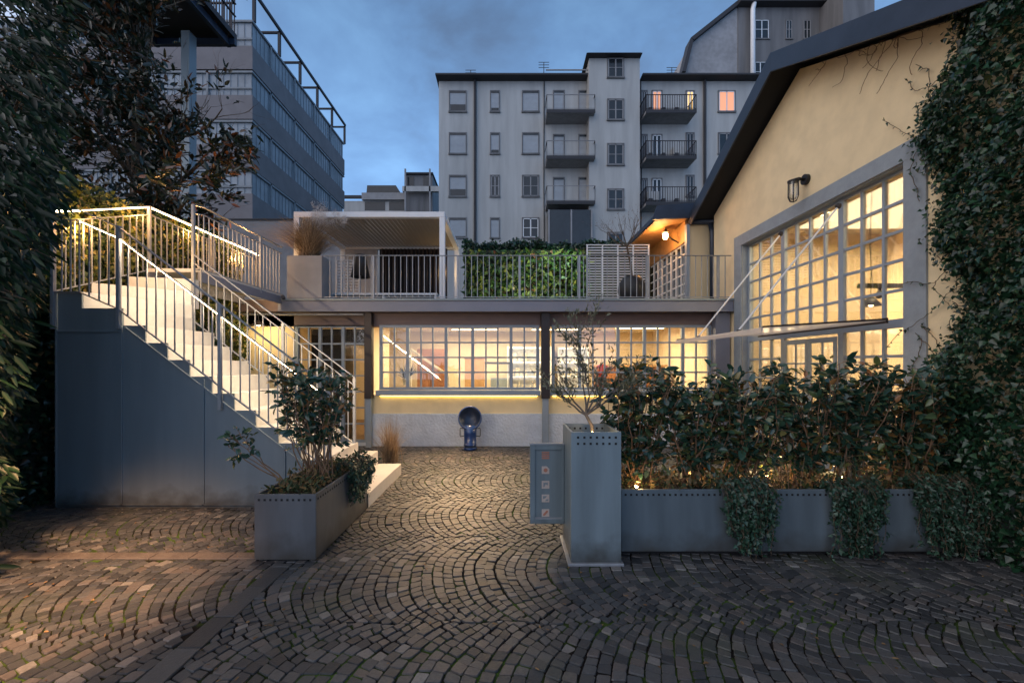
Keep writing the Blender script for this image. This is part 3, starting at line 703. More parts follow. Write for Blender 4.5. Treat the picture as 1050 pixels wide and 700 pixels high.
# big window
GX = 4.43
bw_ = MB(); ya, yb_ = OY0+.012, OY1-.012
def vb(y, w, z0, z1, d=.03): bw_.box(GX-d, GX+d*.3, y-w/2, y+w/2, z0, z1)
def hb(z, h, y0, y1, d=.022): bw_.box(GX-d, GX+d*.3, y0, y1, z-h/2, z+h/2)
ys = [4.63, 4.94, 5.245, 5.56, 5.86, 6.15, 6.44, 6.74, 7.06, 7.38, 7.69]
vb(ys[0]-.03, .07, .05, 3.785, .034); vb(ys[-1]+.002, .05, .05, 3.785, .034)
for i, y in enumerate(ys[1:-1], 1):
    th = i in (3, 7)
    vb(y, .085 if th else .034, 2.12, 3.785, .034 if th else .024)
    if th: vb(y, .09, .05, 2.02, .036)
    elif i not in (4, 5, 6): vb(y, .036, .1, 2.02, .024)
hb(3.775, .03, ya, yb_, .03); hb(2.07, .10, ya, yb_, .036)
for z in (3.44, 3.11, 2.78, 2.445): hb(z, .034, ya, yb_, .019)
for z in (1.70, 1.38, 1.06, .74, .42): hb(z, .034, ya, ys[3], .019); hb(z, .034, ys[7], yb_, .019)
hb(.09, .08, ya, yb_, .03)
win = bw_.build('window', M['frame'], gb)
B(GX-.004, GX+.003, ya, yb_, .1, 3.78).build('glass', M['glass'], win)
# double door in the middle of the window
dr = MB()
for (y0, y1) in ((ys[3]+.05, 6.145), (6.155, ys[7]-.05)):
    for y in (y0+.03, y1-.03): dr.box(GX-.05, GX-.037, y-.03, y+.03, .06, 1.98)
    dr.box(GX-.05, GX-.037, y0+.06, y1-.06, 1.91, 1.98); dr.box(GX-.05, GX-.037, y0+.06, y1-.06, .06, .35)
    dr.box(GX-.045, GX-.03, (y0+y1)/2-.012, (y0+y1)/2+.012, .35, 1.91)
    for z in (1.62, 1.30, .98, .66): dr.box(GX-.045, GX-.03, y0+.06, y1-.06, z-.012, z+.012)
door = dr.build('door', M['frame'], gb)
MB().tube([(GX-.052, 6.11, 1.05), (GX-.10, 6.11, 1.05), (GX-.10, 6.02, 1.05)], .009, 6).build('handle', M['rail'], door)
# roof
XR = 3.86
for s in (1, -1):
    ye = 2.75 if s > 0 else 2.0
    rr = MB()
    yo = AY+s*ye if s > 0 else .6
    zf = lambda y, o: 6.20+o-SL*1.03*abs(y-AY)
    poly = [(AY, zf(AY, 0)), (yo, zf(yo, 0)), (yo, zf(yo, -.12)), (AY, zf(AY, -.12))]
    MB().prism(poly, 'x', XR+.03, 13.0).build('roof', M['roof'], gb)
    poly = [(AY, zf(AY, .01)), (yo, zf(yo, .01)), (yo, zf(yo, -.27)), (AY, zf(AY, -.27))]
    MB().prism(poly, 'x', XR, XR+.028).build('fascia_board', M['roof'], gb, bevel=.003)
    poly = [(AY, zf(AY, -.125)), (yo, zf(yo, -.125)), (yo, zf(yo, -.15)), (AY, zf(AY, -.15))]
    MB().prism(poly, 'x', XR+.03, XW+.1).build('soffit', M['soffit_black'], gb)
# gutter of the far eave and drainpipe
MB().tube([(XR, 8.98, 4.66), (6.5, 8.98, 4.66)], .06, 10).build('gutter', M['roof'], gb, smooth=True)
MB().tube([(XW-.02, 8.92, 4.6), (XW+.0, 8.88, 4.4), (XW+.0, 8.88, 2.86)], .05, 10).build('drainpipe', M['roof'], gb, smooth=True)
# rooms behind the big window
def ginner(x0, x1, y0, y1, z0, z1, m, name): return B(x0, x1, y0, y1, z0, z1).build(name, M[m], gb)
ginner(9.0, 9.1, 2.6, 8.8, 0, 4.5, 'interior', 'inner_wall'); ginner(T1, 9.0, 8.68, 8.78, 0, 4.5, 'interior', 'inner_wall'); ginner(T1, 9.0, 2.6, 2.7, 0, 4.5, 'interior', 'inner_wall')
ginner(T1, 9.0, 2.7, 8.68, -.02, .02, 'interior_floor', 'inner_floor'); ginner(T1, 9.0, 2.7, 8.68, 4.3, 4.36, 'interior_white', 'inner_ceiling')
for i, (x, y) in enumerate(((5.4, 5.0), (5.4, 7.4), (7.6, 5.0), (7.6, 7.4))):
    l = thing('ceiling_light', ['round ceiling light in the tall hall, front near', 'round ceiling light in the tall hall, front far', 'round ceiling light in the tall hall, rear near', 'round ceiling light in the tall hall, rear far'][i], 'ceiling light', (x, y, 4.2), 'round ceiling lights in the hall')
    MB().lathe([(0, 4.298), (.23, 4.298), (.23, 4.26), (.20, 4.26), (.20, 4.27), (0, 4.27)], (x, y, 0), 20).build('housing', M['white'], l)
    MB().lathe([(0, 4.258), (.195, 4.258), (.195, 4.268), (0, 4.268)], (x, y, 0), 20).build('diffuser', emit('hall_light_%d' % i, (1, .72, .38), 26) if i == 0 else bpy.data.materials['hall_light_0'], l)
tb = thing('track_light', 'black track light hanging inside the tall hall window', 'lamp', (5.6, 6.0, 2.7))
B(5.0, 7.2, 5.97, 6.03, 2.70, 2.76).build('rail', M['black'], tb)
MB().tube([(5.3, 6, 2.70), (5.3, 6, 2.64), (5.2, 5.9, 2.56)], .035, 8).build('spot', M['black'], tb)
MB().tube([(5.2, 6, 2.76), (5.15, 6, 3.4), (5.2, 6.02, 4.3)], .005, 5).build('cable', M['black'], tb); MB().tube([(6.6, 6, 2.76), (6.6, 6, 4.3)], .005, 5).build('cable', M['black'], tb)
be = thing('roof_beam', 'dark angular beam end inside the tall hall', 'beam', (6.5, 5.9, 3.3))
MB().prism([(5.7, 3.55), (7.6, 3.95), (7.6, 3.62), (5.7, 3.47)], 'y', 5.6, 5.8).build('body', M['steel_dark'], be)
def hshelf(label, x, y0, y1, zt_, grp):
    s = thing('shelf_unit', label, 'shelf', (x, (y0+y1)/2, 0), grp); f = MB(); n = 5
    f.box(x, x+.35, y0, y0+.03, .02, zt_); f.box(x, x+.35, y1-.03, y1, .02, zt_); f.box(x+.34, x+.35, y0+.03, y1-.03, .02, zt_)
    gd = MB(); li = MB()
    for i in range(n+1):
        z = .1+(zt_-.13)*i/n; f.box(x+.002, x+.338, y0+.031, y1-.031, z, z+.03)
        if i: li.box(x+.25, x+.27, y0+.05, y1-.05, z-.014, z-.002)
        if i < n:
            y = y0+.06
            while y < y1-.15:
                w = random.uniform(.05, .16); h = random.uniform(.08, .22)
                if random.random() < .8: gd.box(x+.06, x+.2, y, y+w, z+.031, z+.03+h)
                y += w+random.uniform(.02, .08)
    f.build('frame', M['wood_soffit'], s); gd.build('goods', M['paper'], s); li.build('shelf_light', M['shelf_light'], s)
hshelf('wooden shelf with lit goods behind the hall door, near one', 8.0, 3.6, 5.8, 1.9, 'lit shelves in the hall')
hshelf('wooden shelf with lit goods behind the hall door, far one', 8.0, 6.1, 8.3, 1.9, 'lit shelves in the hall')

for i, (y, z, w, h, c, lb) in enumerate(((3.9, 2.9, .9, .6, 'paper', 'pale framed print high on the rear wall of the hall, near end'), (5.4, 2.75, .5, .7, 'panel_dark', 'dark framed print at the middle of the rear wall of the hall'), (7.3, 2.85, 1.1, .7, 'wood_soffit', 'brown framed print on the rear wall of the hall, far end'))):
    t = thing('picture', lb, 'picture', (8.97, y, z), 'framed prints in the hall')
    B(8.96, 8.999, y-w/2, y+w/2, z-h/2, z+h/2).build('frame', M['steel_dark'], t); B(8.952, 8.9595, y-w/2+.04, y+w/2-.04, z-h/2+.04, z+h/2-.04).build('print', M[c], t)
for i, (y, lb) in enumerate(((5.2, 'near black pendant lamp hanging in the hall'), (6.7, 'middle black pendant lamp hanging in the hall'), (8.0, 'far black pendant lamp hanging in the hall'))):
    t = thing('pendant_lamp', lb, 'lamp', (6.9, y, 2.5), 'black pendant lamps in the hall')
    MB().tube([(6.9, y, 4.3), (6.9, y, 2.9)], .006, 5).build('cord', M['black'], t); MB().lathe([(.02, 2.9), (.06, 2.88), (.17, 2.72), (.16, 2.72), (.05, 2.86)], (6.9, y, 0), 18).build('shade', M['black'], t, smooth=True)
    MB().lathe([(0, 2.70), (.04, 2.73), (.03, 2.80), (0, 2.82)], (6.9, y, 0), 10).build('bulb', M['bulb'], t, smooth=True)
tbl = thing('table', 'long display table with small goods inside the hall window', 'table', (5.6, 6.1, 0))
B(5.1, 5.9, 4.8, 7.5, .86, .90).build('top', M['wood_soffit'], tbl)
for x in (5.15, 5.8):
    for y in (4.85, 7.4): B(x, x+.06, y, y+.06, .02, .86).build('leg', M['steel_dark'], tbl)
# wall lamp on gable
wl = thing('wall_lamp', 'black caged glass wall lamp, unlit, high on the yellow gable', 'lamp', (XW, 6.28, 4.15))
lx, ly, lz = XW-.2, WX(818, 1)*0+6.10, 4.15
lx = XW-.20; ly = 6.05
MB().tube([(XW-.001, ly, 4.27), (XW-.05, ly, 4.27)], .075, 16).build('wall_plate', M['black'], wl, bevel=.004)
MB().tube([(XW-.05, ly, 4.27), (XW-.12, ly, 4.285), (lx, ly, 4.26)], .022, 8).build('arm', M['black'], wl, smooth=True)
c = MB(); c.lathe([(.05, 4.265), (.075, 4.255), (.075, 4.235), (.0, 4.235)], (lx, ly, 0), 20)
for k in range(6):
    t = k*math.pi/3; c.tube([(lx+.07*math.cos(t), ly+.07*math.sin(t), 4.24), (lx+.072*math.cos(t), ly+.072*math.sin(t), 4.03), (lx+.045*math.cos(t), ly+.045*math.sin(t), 3.965), (lx, ly, 3.945)], .006, 5)
c.build('cage', M['black'], wl)
MB().lathe([(.055, 4.23), (.056, 4.04), (.035, 3.985), (0, 3.975)], (lx, ly, 0), 20).build('glass', M['glass'], wl, smooth=True)

# glass canopy and tie rods
cn = thing('canopy', 'frosted glass canopy hung over the hall door on two tie rods', 'canopy', (XW, 5.9, 2.05))
cv = []; cf = []; nx = 10
for i in range(nx+1):
    u = i/nx; x = 2.84+(XW-.03-2.84)*u; z = 2.00+.09*math.sin(u*math.pi*.5)
    cv += [(x, 4.72, z), (x, 7.15, z), (x, 4.72, z+.014), (x, 7.15, z+.014)]
    if i:
        a_ = 4*(i-1); b_ = 4*i; cf += [(a_, b_, b_+1, a_+1), (a_+2, a_+3, b_+3, b_+2), (a_, a_+2, b_+2, b_), (a_+1, b_+1, b_+3, a_+3)]
MB().add(cv, cf).build('glass', M['canopy'], cn, smooth=True)
B(2.835, 2.86, 4.72, 7.15, 1.955, 2.02).build('edge_profile', M['canopy'], cn, bevel=.003)
B(XW-.06, XW-.03, 4.72, 7.15, 2.07, 2.13).build('wall_profile', M['steel_dark'], cn)
MB().bar((2.86, 4.725, 2.03), (XW-.05, 4.725, 2.115), .012, .02).build('edge_seal', M['steel_dark'], cn); MB().bar((2.86, 7.147, 2.03), (XW-.05, 7.147, 2.115), .012, .02).build('edge_seal', M['steel_dark'], cn)
for y in (5.42, 6.57):
    MB().tube([(XW-.05, y, 3.64), (2.97, y, 2.05)], .011, 8).build('tie_rod', M['white'], cn)
    MB().lathe([(0, 0), (.035, 0), (.035, .03), (.015, .05), (0, .05)], (XW-.028, y, 3.65), 14, Matrix.Rotation(R(-90), 3, 'Y')).build('anchor', M['steel_dark'], cn)
    MB().lathe([(0, 2.015), (.028, 2.015), (.028, 2.05), (0, 2.06)], (2.97, y, 0), 14).build('clamp', M['steel_dark'], cn)

# rear annex on the terrace
ax = thing('annex', 'small annex on the terrace with pine soffit and gridded window', 'building', (3.9, 10, 2.852))
XA = 3.86
B(XA+.02, XW+.6, 9.02, 9.2, 2.853, 4.62).build('wall', M['cream2'], ax)
B(XA-.05, XA+.02, 9.0, 9.1, 2.853, 4.62).build('corner_post', M['frame'], ax)
B(XA, XA+.2, 9.2, 12.4, 4.30, 4.85).build('lintel', M['wood_soffit'], ax); B(XA, XA+.2, 9.2, 12.4, 2.853, 2.95).build('plinth', M['cream2'], ax)
B(XA, XA+.2, 11.9, 12.4, 2.95, 4.3).build('wall', M['cream2'], ax)
w = MB(); yy = [9.2+2.7*i/9 for i in range(10)]
for i, y in enumerate(yy): w.box(XA+.03, XA+.08, y-(.03 if i % 3 == 0 else .013), y+(.03 if i % 3 == 0 else .013), 2.95, 4.3)
for k in range(7): z = 2.965+1.32*k/6; w.box(XA+.04, XA+.07, 9.2, 11.9, z-.014, z+.014)
wo = w.build('window', M['white'], ax); B(XA+.053, XA+.057, 9.2, 11.9, 2.96, 4.29).build('glass', M['glass'], wo)
B(XA+.25, XA+3, 9.25, 12.3, 2.86, 2.9).build('inner_floor', M['interior_floor'], ax); B(XA+1.6, XA+1.7, 9.25, 12.3, 2.9, 4.6).build('inner_wall', M['panel_dark'], ax)
MB().prism([(3.12, 4.72), (3.5, 4.80), (6.0, 5.3), (6.0, 5.38), (3.5, 4.9), (3.12, 4.82)], 'y', 8.99, 12.6).build('roof', M['roof'], ax)
MB().prism([(3.14, 4.69), (XA, 4.76), (XA, 4.785), (3.14, 4.715)], 'y', 9.02, 12.58).build('soffit', M['wood_soffit'], ax)
MB().prism([(3.06, 4.70), (3.16, 5.0), (XA+.1, 5.06), (XA+.1, 4.74)], 'y', 8.96, 8.988).build('fascia_board', M['roof'], ax)
la = thing('wall_lamp', 'lit lantern under the pine soffit of the terrace annex', 'lamp', (XA, 9.8, 4.5)); ay = 9.55; axx = XA-.30
MB().tube([(XA-.001, ay, 4.38), (XA-.15, ay, 4.46), (axx, ay, 4.60)], .016, 7).build('arm', M['black'], la)
MB().lathe([(0, 4.68), (.09, 4.62), (.10, 4.60), (.0, 4.60)], (axx, ay, 0), 14).build('shade', M['black'], la)
MB().lathe([(0, 4.60), (.055, 4.58), (.06, 4.52), (.035, 4.46), (0, 4.45)], (axx, ay, 0), 14).build('bulb', emit('annex_bulb', (1, .5, .16), 70), la, smooth=True)

# ================================================================== BLUE VESSEL
bv = thing('blue_urn', 'blue enamel drum with tilted round dark dish standing at the white plinth', 'urn', (-.75, 7.95, 0))
bx_ = WX(482, 7.9); by_ = 7.92
MB().lathe([(0, .003), (.115, .003), (.125, .02), (.125, .045), (.115, .05), (.115, .085), (.122, .09), (.122, .105), (.113, .11), (.12, .30), (.125, .46), (0, .46)], (bx_, by_, 0), 32).build('drum', M['blue'], bv, smooth=True)
MB().lathe([(.116, .051), (.1165, .084)], (bx_, by_, 0), 32).build('band', M['blue_dark'], bv)
rot = Matrix.Rotation(R(78), 3, 'X')
MB().lathe([(0, -.10), (.10, -.09), (.17, -.045), (.205, .015), (.222, .02), (.222, .03), (.20, .028), (.165, -.03), (.09, -.072), (0, -.08)], (bx_, by_-.03, .60), 36, rot).build('dish', M['blue_dark'], bv, smooth=True)
MB().lathe([(.205, .028), (.226, .022), (.224, .036), (.205, .034)], (bx_, by_-.032, .60), 36, rot).build('rim', M['blue'], bv, smooth=True)
for s in (-1, 1): MB().tube([(bx_+s*.12, by_, .40), (bx_+s*.185, by_, .41), (bx_+s*.19, by_, .39), (bx_+s*.19, by_, .27), (bx_+s*.185, by_, .25), (bx_+s*.12, by_, .26)], .008, 6).build('handle', M['black'], bv, smooth=True)

# ================================================================== PLANTERS
def holes(parent, pts, axis, r=.0085, off=.0015):
    for p in pts:
        x, y, z = p
        (B(x-r, x+r, y-off, y, z-r, z+r) if axis == 'y' else B(x, x+off, y-r, y+r, z-r, z+r)).build('perforation', M['dark_hole'], parent)
lp = thing('planter', 'long warm grey steel planter beside the foot of the stairs', 'planter', (-1.83, 4.0, 0))
o_lp = hollow_planter(-2.078, -1.576, 3.42, 4.66, .012, .545, 'planter', lp)
B(-2.06, -1.594, 3.44, 4.64, 0, .012).build('foot', M['dark_hole'], lp)
holes(o_lp, [(-2.04+.0465*i, 3.419, .50) for i in range(10)], 'y'); holes(o_lp, [(-1.5755, 3.46+.0465*i, .50) for i in range(26)], 'x')
cp = thing('column_planter', 'tall square blue grey steel planter holding an olive tree', 'planter', (.70, 3.6, 0))
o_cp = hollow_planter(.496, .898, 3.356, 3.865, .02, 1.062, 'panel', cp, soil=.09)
B(.47, .915, 3.33, 3.90, .0, .02).build('base_plate', M['rail'], cp, bevel=.003)
holes(o_cp, [(.552+.0503*i, 3.355, z) for i in range(7) for z in (1.02, .97)], 'y')
holes(o_cp, [(.552+.0503*i, 3.8435, 1.02) for i in range(7)], 'y')
rp = thing('planter', 'very long blue grey steel planter holding the shrub hedge', 'planter', (2.6, 3.75, 0))
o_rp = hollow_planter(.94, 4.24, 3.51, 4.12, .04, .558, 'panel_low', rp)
B(.96, 4.22, 3.56, 4.10, 0, .04).build('foot', M['dark_hole'], rp)
holes(o_rp, [(.975+.0465*i, 3.509, .515) for i in range(70)], 'y')
# sign panel
sg = thing('gate_panel', 'blue grey metal panel with five square cut-out signs beside the column planter', 'gate', (.34, 3.7, .11))
x0, x1, yp, z0, z1 = WX(543.5, 3.75), .494, 3.75, WZ(537, 3.75), WZ(456, 3.75)
s_ = MB(); s_.box(x0, x0+.045, yp, yp+.04, z0, z1); s_.box(x1-.02, x1, yp, yp+.04, z0, z1); s_.box(x0+.045, x1-.02, yp, yp+.04, z0, z0+.045); s_.box(x0+.045, x1-.02, yp, yp+.04, z1-.045, z1)
s_.build('frame', M['panel'], sg, bevel=.003); B(x0+.045, x1-.02, yp+.012, yp+.03, z0+.045, z1-.045).build('panel', M['panel'], sg)
B(x0-.004, x1, yp-.004, yp+.045, z1, z1+.014).build('top_cap', M['rail'], sg, bevel=.002); B(x0+.045, x1-.02, yp+.002, yp+.012, z0+.045, z0+.058).build('ledge', M['rail'], sg)
M['icon_pale'] = mat('pale_sign_plate', (.50, .42, .38), .5); M['icon_red'] = mat('reddish_sign_plate', (.42, .18, .12), .5)
ix = WX(559.5, yp); q = .034
for k, py in enumerate((467, 482, 497, 511, 526)):
    iz = WZ(py, yp); ic = MB(); a_, b_ = yp+.008, yp+.0118
    if k == 0:
        for j in range(4): ic.box(ix-q, ix+q, a_, b_, iz-q+.004+j*.0175, iz-q+.015+j*.0175)
        ic.build('sign_plate', M['icon_red'], sg); continue
    ic.prism([(ix-q, iz-q), (ix+q, iz-q), (ix+q, iz+(.01 if k == 1 else q)), (ix+(.01 if k == 1 else q-.002), iz+q), (ix-q, iz+q)], 'y', a_, b_)
    io = ic.build('sign_plate', M['icon_pale'], sg); c0, c1 = a_-.002, a_-.0003; m_ = MB()
    if k == 1: m_.tube([(ix, c0, iz), (ix, c1, iz)], .018, 14); mk = 'icon_red'
    elif k == 2: m_.prism([(ix-.02, iz+.02), (ix+.02, iz+.02), (ix+.02, iz-.006), (ix, iz+.008), (ix-.012, iz-.02), (ix-.02, iz-.02)], 'y', c0, c1); mk = 'panel_dark'
    elif k == 3: m_.prism([(ix-.024, iz+.022), (ix+.012, iz+.022), (ix-.004, iz+.002), (ix-.024, iz-.004)], 'y', c0, c1); m_.prism([(ix-.006, iz-.022), (ix+.024, iz-.022), (ix+.024, iz-.004), (ix+.008, iz-.008)], 'y', c0, c1); mk = 'panel_dark'
    else: m_.prism([(ix-.022, iz-.022), (ix-.006, iz-.022), (ix+.022, iz+.012), (ix+.022, iz+.022), (ix+.006, iz+.022), (ix-.022, iz-.010)], 'y', c0, c1); mk = 'icon_red'
    m_.build('mark', M[mk], io)

# planter bulbs
def bulb(label, x, y, z, r=.011, s='bulb'):
    t = thing('garden_spotlight', label, 'spotlight', (x, y, z), 'tiny garden spotlights')
    MB().tube([(x, y, z), (x, y, z+.03)], .008, 8).build('stake', M['black'], t); 
    MB().lathe([(0, z+.03), (r, z+.034), (r*1.15, z+.034+r), (r, z+.034+r*1.8), (0, z+.034+r*2.2)], (x, y, 0), 10).build('bulb', M[s], t, smooth=True)
bulb('tiny lit spotlight in the long right planter', 1.10, 3.62, .51); bulb('tiny lit spotlight at the olive tree foot', .70, 3.52, .985, .010)
bulb('tiny lit spotlight deep in the middle of the hedge', 1.75, 3.95, .50); bulb('tiny lit spotlight deep in the hedge near the ivy', 2.45, 3.98, .50); bulb('tiny lit spotlight in the soil of the hedge right end', 3.15, 3.98, .50)
# ================================================================== BACKGROUND BUILDINGS
def bwindow(parent, x0, x1, z0, z1, y, kind='shutter', bars=1):
    f = MB(); t = .07; f.box(x0-t, x0, y-.05, y, z0-t, z1+t); f.box(x1, x1+t, y-.05, y, z0-t, z1+t); f.box(x0, x1, y-.05, y, z1, z1+t); f.box(x0-.1, x1+.1, y-.12, y, z0-t-.03, z0-.0)
    w = f.build('window', M['apartment_dark'], parent)
    mt = {'shutter': 'shutter', 'dark': 'darkglass', 'lit': 'lit_window', 'lity': 'lit_window_y', 'white': 'darkglass'}[kind]
    B(x0, x1, y-.015, y-.002, z0, z1).build('pane' if kind != 'shutter' else 'shutter', M[mt], w)
    if kind == 'shutter':
        if random.random() < .55: B(x0+.02, x1-.02, y-.024, y-.0155, z0, z0+random.choice((.1, .25, .5))).build('pane', M['darkglass'], w)
        s = MB(); n = int((z1-z0)/.09)
        for i in range(n): s.box(x0, x1, y-.022, y-.0155, z0+.09*i, z0+.09*i+.012)
        s.build('slats', M['concrete'], w); B(x0, x1, y-.045, y-.03, z1-.12, z1).build('shutter_box', M['darkglass'], w)
    else:
        m = MB(); xm = (x0+x1)/2
        mm = 'white' if kind in ('white', 'lit', 'lity') else 'concrete'
        m.box(xm-.04, xm+.04, y-.04, y-.02, z0, z1); m.box(x0, x0+.06, y-.04, y-.02, z0, z1); m.box(x1-.06, x1, y-.04, y-.02, z0, z1)
        m.box(x0, x1, y-.04, y-.02, z1-.06, z1); m.box(x0, x1, y-.04, y-.02, z0, z0+.06)
        if bars: m.box(x0, x1, y-.038, y-.022, (z0+z1)/2-.02, (z0+z1)/2+.02)
        m.build('sash', M[mm], w)
    return w
AD = 30.0
ap = thing('apartment_building', 'pale grey apartment block with roller shutters, stair tower and balconies', 'building', (6, AD, 0))
X = lambda px: WX(px, AD); Z = lambda py: WZ(py, AD)
B(X(450), X(559), AD, AD+11, 0, Z(82)).build('wall', M['apartment'], ap); B(X(559), X(606), AD+.0, AD+11, 0, Z(82)-.02).build('wall', M['apartment'], ap)
B(X(656), X(778), AD, AD+11, 0, Z(82)).build('wall', M['apartment'], ap)
B(WX(604, AD-1), WX(656, AD-1), AD-1.0, AD+6, 0, WZ(60, AD-1)).build('stair_tower', M['apartment'], ap)
B(X(448), X(604), AD-.7, AD+11.5, Z(82)+.01, WZ(76.5, AD-.7)).build('eaves', M['brown_roof'], ap); B(X(656), X(776), AD-.7, AD+11.5, Z(82)+.01, WZ(76.5, AD-.7)).build('eaves', M['brown_roof'], ap)
MB().prism([(WX(601.5, AD-1.5), WZ(60, AD-1)+.01), (WX(603.5, AD-1.5), WZ(54, AD-1.5)), (WX(657, AD-1.5), WZ(54, AD-1.5)), (WX(659, AD-1.5), WZ(60, AD-1)+.01)], 'y', AD-1.5, AD+6.4).build('tower_roof', M['brown_roof'], ap)
rows = [(94, 114.5), (137, 157.5), (180.5, 201.3), (224, 243.5)]
for r, (a_, b_) in enumerate(rows):
    for ci, (p0, p1) in enumerate(((461.4, 477.6), (503.5, 511.6), (536.2, 552))):
        k = 'shutter'
        if r == 2 and ci > 0: k = 'dark'
        if r == 3 and ci == 2: k = 'white'
        bwindow(ap, X(p0), X(p1), Z(b_), Z(a_), AD, k)
    bwindow(ap, X(704), X(711), Z(b_), Z(a_), AD, 'lity' if r == 0 else 'dark', 0); bwindow(ap, X(737), X(753), Z(b_), Z(a_), AD, 'lit' if r == 0 else 'dark', 0)
for a_, b_ in ((60, 79.5), (102.5, 123), (148, 169), (194.5, 214.5), (239, 258)):
    bwindow(ap, WX(623.5, AD-1), WX(639, AD-1), WZ(b_, AD-1), WZ(a_, AD-1), AD-1, 'dark')
for px in (487.3, 722): MB().tube([(X(px), AD-.12, Z(79)), (X(px), AD-.12, 0)], .10, 8).build('downpipe', M['brown_roof'], ap)
def balcony(p0, p1, yb, i, right=False):
    """slab whose underside meets the wall at pixel row yb"""
    z0 = Z(yb); d = 1.4; x0, x1 = X(p0), X(p1)
    s = B(x0, x1, AD-d, AD-.001, z0-.02, z0+.16).build('balcony', M['concrete'], ap)
    B(x0-.02, x1+.02, AD-d-.03, AD-d-.002, z0-.04, z0+.20).build('slab_edge', M['brown_roof'], s)
    r = MB(); zt_ = z0+.16+1.05
    for (a_, b_) in (((x0, AD-d, 0), (x1, AD-d, 0)), ((x0, AD-d, 0), (x0, AD, 0)), ((x1, AD-d, 0), (x1, AD, 0))):
        L = math.dist(a_, b_); n = int(L/(.16 if right else .9))
        r.bar((a_[0], a_[1], zt_), (b_[0], b_[1], zt_), .05, .04); r.bar((a_[0], a_[1], z0+.28), (b_[0], b_[1], z0+.28), .03, .03)
        for k in range(n+1): p = lerp(a_, b_, k/n); r.bar((p[0], p[1], z0+.16), (p[0], p[1], zt_), .03, .03)
    r.build('balcony_rail', M['steel_dark'] if right else M['concrete'], s)
    # doors behind
    for (q0, q1, kd) in (((p0+9, p0+19, 'shutter'), (p0+35, p0+43, 'shutter')) if not right else ((p0+13, p0+22, 'lit' if i == 0 else 'white'), (p0+2, p0+7, 'dark'))):
        bwindow(ap, X(q0), X(q1), z0+.2 if q1-q0 > 7 or right else z0+.8, z0+2.35, AD, kd, 0)
    if right:
        for k in range(3):
            B(x0+.3+k*.9, x0+.55+k*.9, AD-1.1, AD-.8, z0+.162, z0+.55).build('balcony_pot', M['brown_roof'], s)
for i, yb in enumerate((129.5, 174.5, 218.5)): balcony(559, 606, yb-2, i)
for i, yb in enumerate((129.5, 174.5, 219.5)): balcony(656, 705, yb-2, i, True)
B(X(561), X(603), AD-1.3, AD-.001, Z(258), Z(222)).build('veranda', M['darkglass'], ap)
v_ = MB(); [v_.box(X(p)-.05, X(p)+.05, AD-1.36, AD-1.301, Z(258), Z(222)) for p in (561, 583, 603)]; v_.build('veranda_frame', M['concrete'], ap)
MB().tube([(X(559), AD-.6, Z(78)), (X(606), AD-.6, Z(78))], .05, 6).build('awning_rod', M['concrete'], ap)

for px, py in ((668, 203), (694, 158)):
    B(X(px)-.4, X(px)+.4, AD-.42, AD-.001, Z(py)-.3, Z(py)+.3).build('air_conditioner', M['apartment'], ap)
for px, a_, b_ in ((558.0, 84, 262), (656.8, 84, 262)): MB().tube([(X(px), AD-.05, Z(a_)), (X(px)+random.uniform(-.1, .1), AD-.05, Z((a_+b_)/2)), (X(px), AD-.05, Z(b_))], .035, 5).build('cable', M['brown_roof'], ap)
for px, h_ in ((480, 1.6), (560, 2.2), (700, 1.8)):
    m_ = MB(); x_, z_ = X(px), Z(75); m_.tube([(x_, AD+2, z_), (x_, AD+2, z_+h_)], .03, 5); [m_.bar((x_-.4, AD+2, z_+h_-.2*k), (x_+.4, AD+2, z_+h_-.2*k), .03, .03) for k in range(3)]
    m_.build('antenna', M['brown_roof'], ap)
# dark taller house, top right
D2 = 42.0; X2 = lambda px: WX(px, D2); Z2 = lambda py: WZ(py, D2)
th = thing('tall_house', 'stained grey mansard house rising above the yellow gable', 'building', (28, D2, 0))
B(X2(757), X2(870), D2, D2+12, 0, Z2(8)).build('wall', M['apartment_dark'], th)
MB().prism([(X2(757)-.01, 0), (X2(701), 0), (X2(701), Z2(76)), (X2(709), Z2(43)), (X2(748), Z2(12)), (X2(757)-.01, Z2(5))], 'y', D2+.1, D2+11).build('side_wall', M['concrete'], th)
mn = MB()
for a_, b_ in (((701, 76), (709, 43)), ((709, 43), (757, 5))): mn.bar((X2(a_[0])-.1, D2+.2, Z2(a_[1])), (X2(b_[0])-.1, D2+.2, Z2(b_[1])), 1.2, .35)
mn.box(X2(755), X2(842), D2-.8, D2+12, Z2(8)+.01, Z2(4)); mn.box(X2(842), X2(872), D2-3.5, D2+12, Z2(10), Z2(1))
mn.build('eaves', M['brown_roof'], th)
B(X2(840), X2(870), D2-3, D2-.01, 0, Z2(10)-.02).build('bay', M['apartment_dark'], th)
for p0, p1, a_, b_ in ((774, 788, 21, 40), (806, 812, 21, 40), (824, 831, 21, 40), (774, 785, 64, 84), (806, 812, 64, 84)): bwindow(th, X2(p0), X2(p1), Z2(b_), Z2(a_), D2, 'white' if p1-p0 > 9 else 'dark')
MB().tube([(X2(774), D2-.5, Z2(-8)), (X2(769), D2-.5, Z2(14)), (X2(769), D2-.5, Z2(110))], .22, 10).build('flue', M['white'], th, smooth=True)

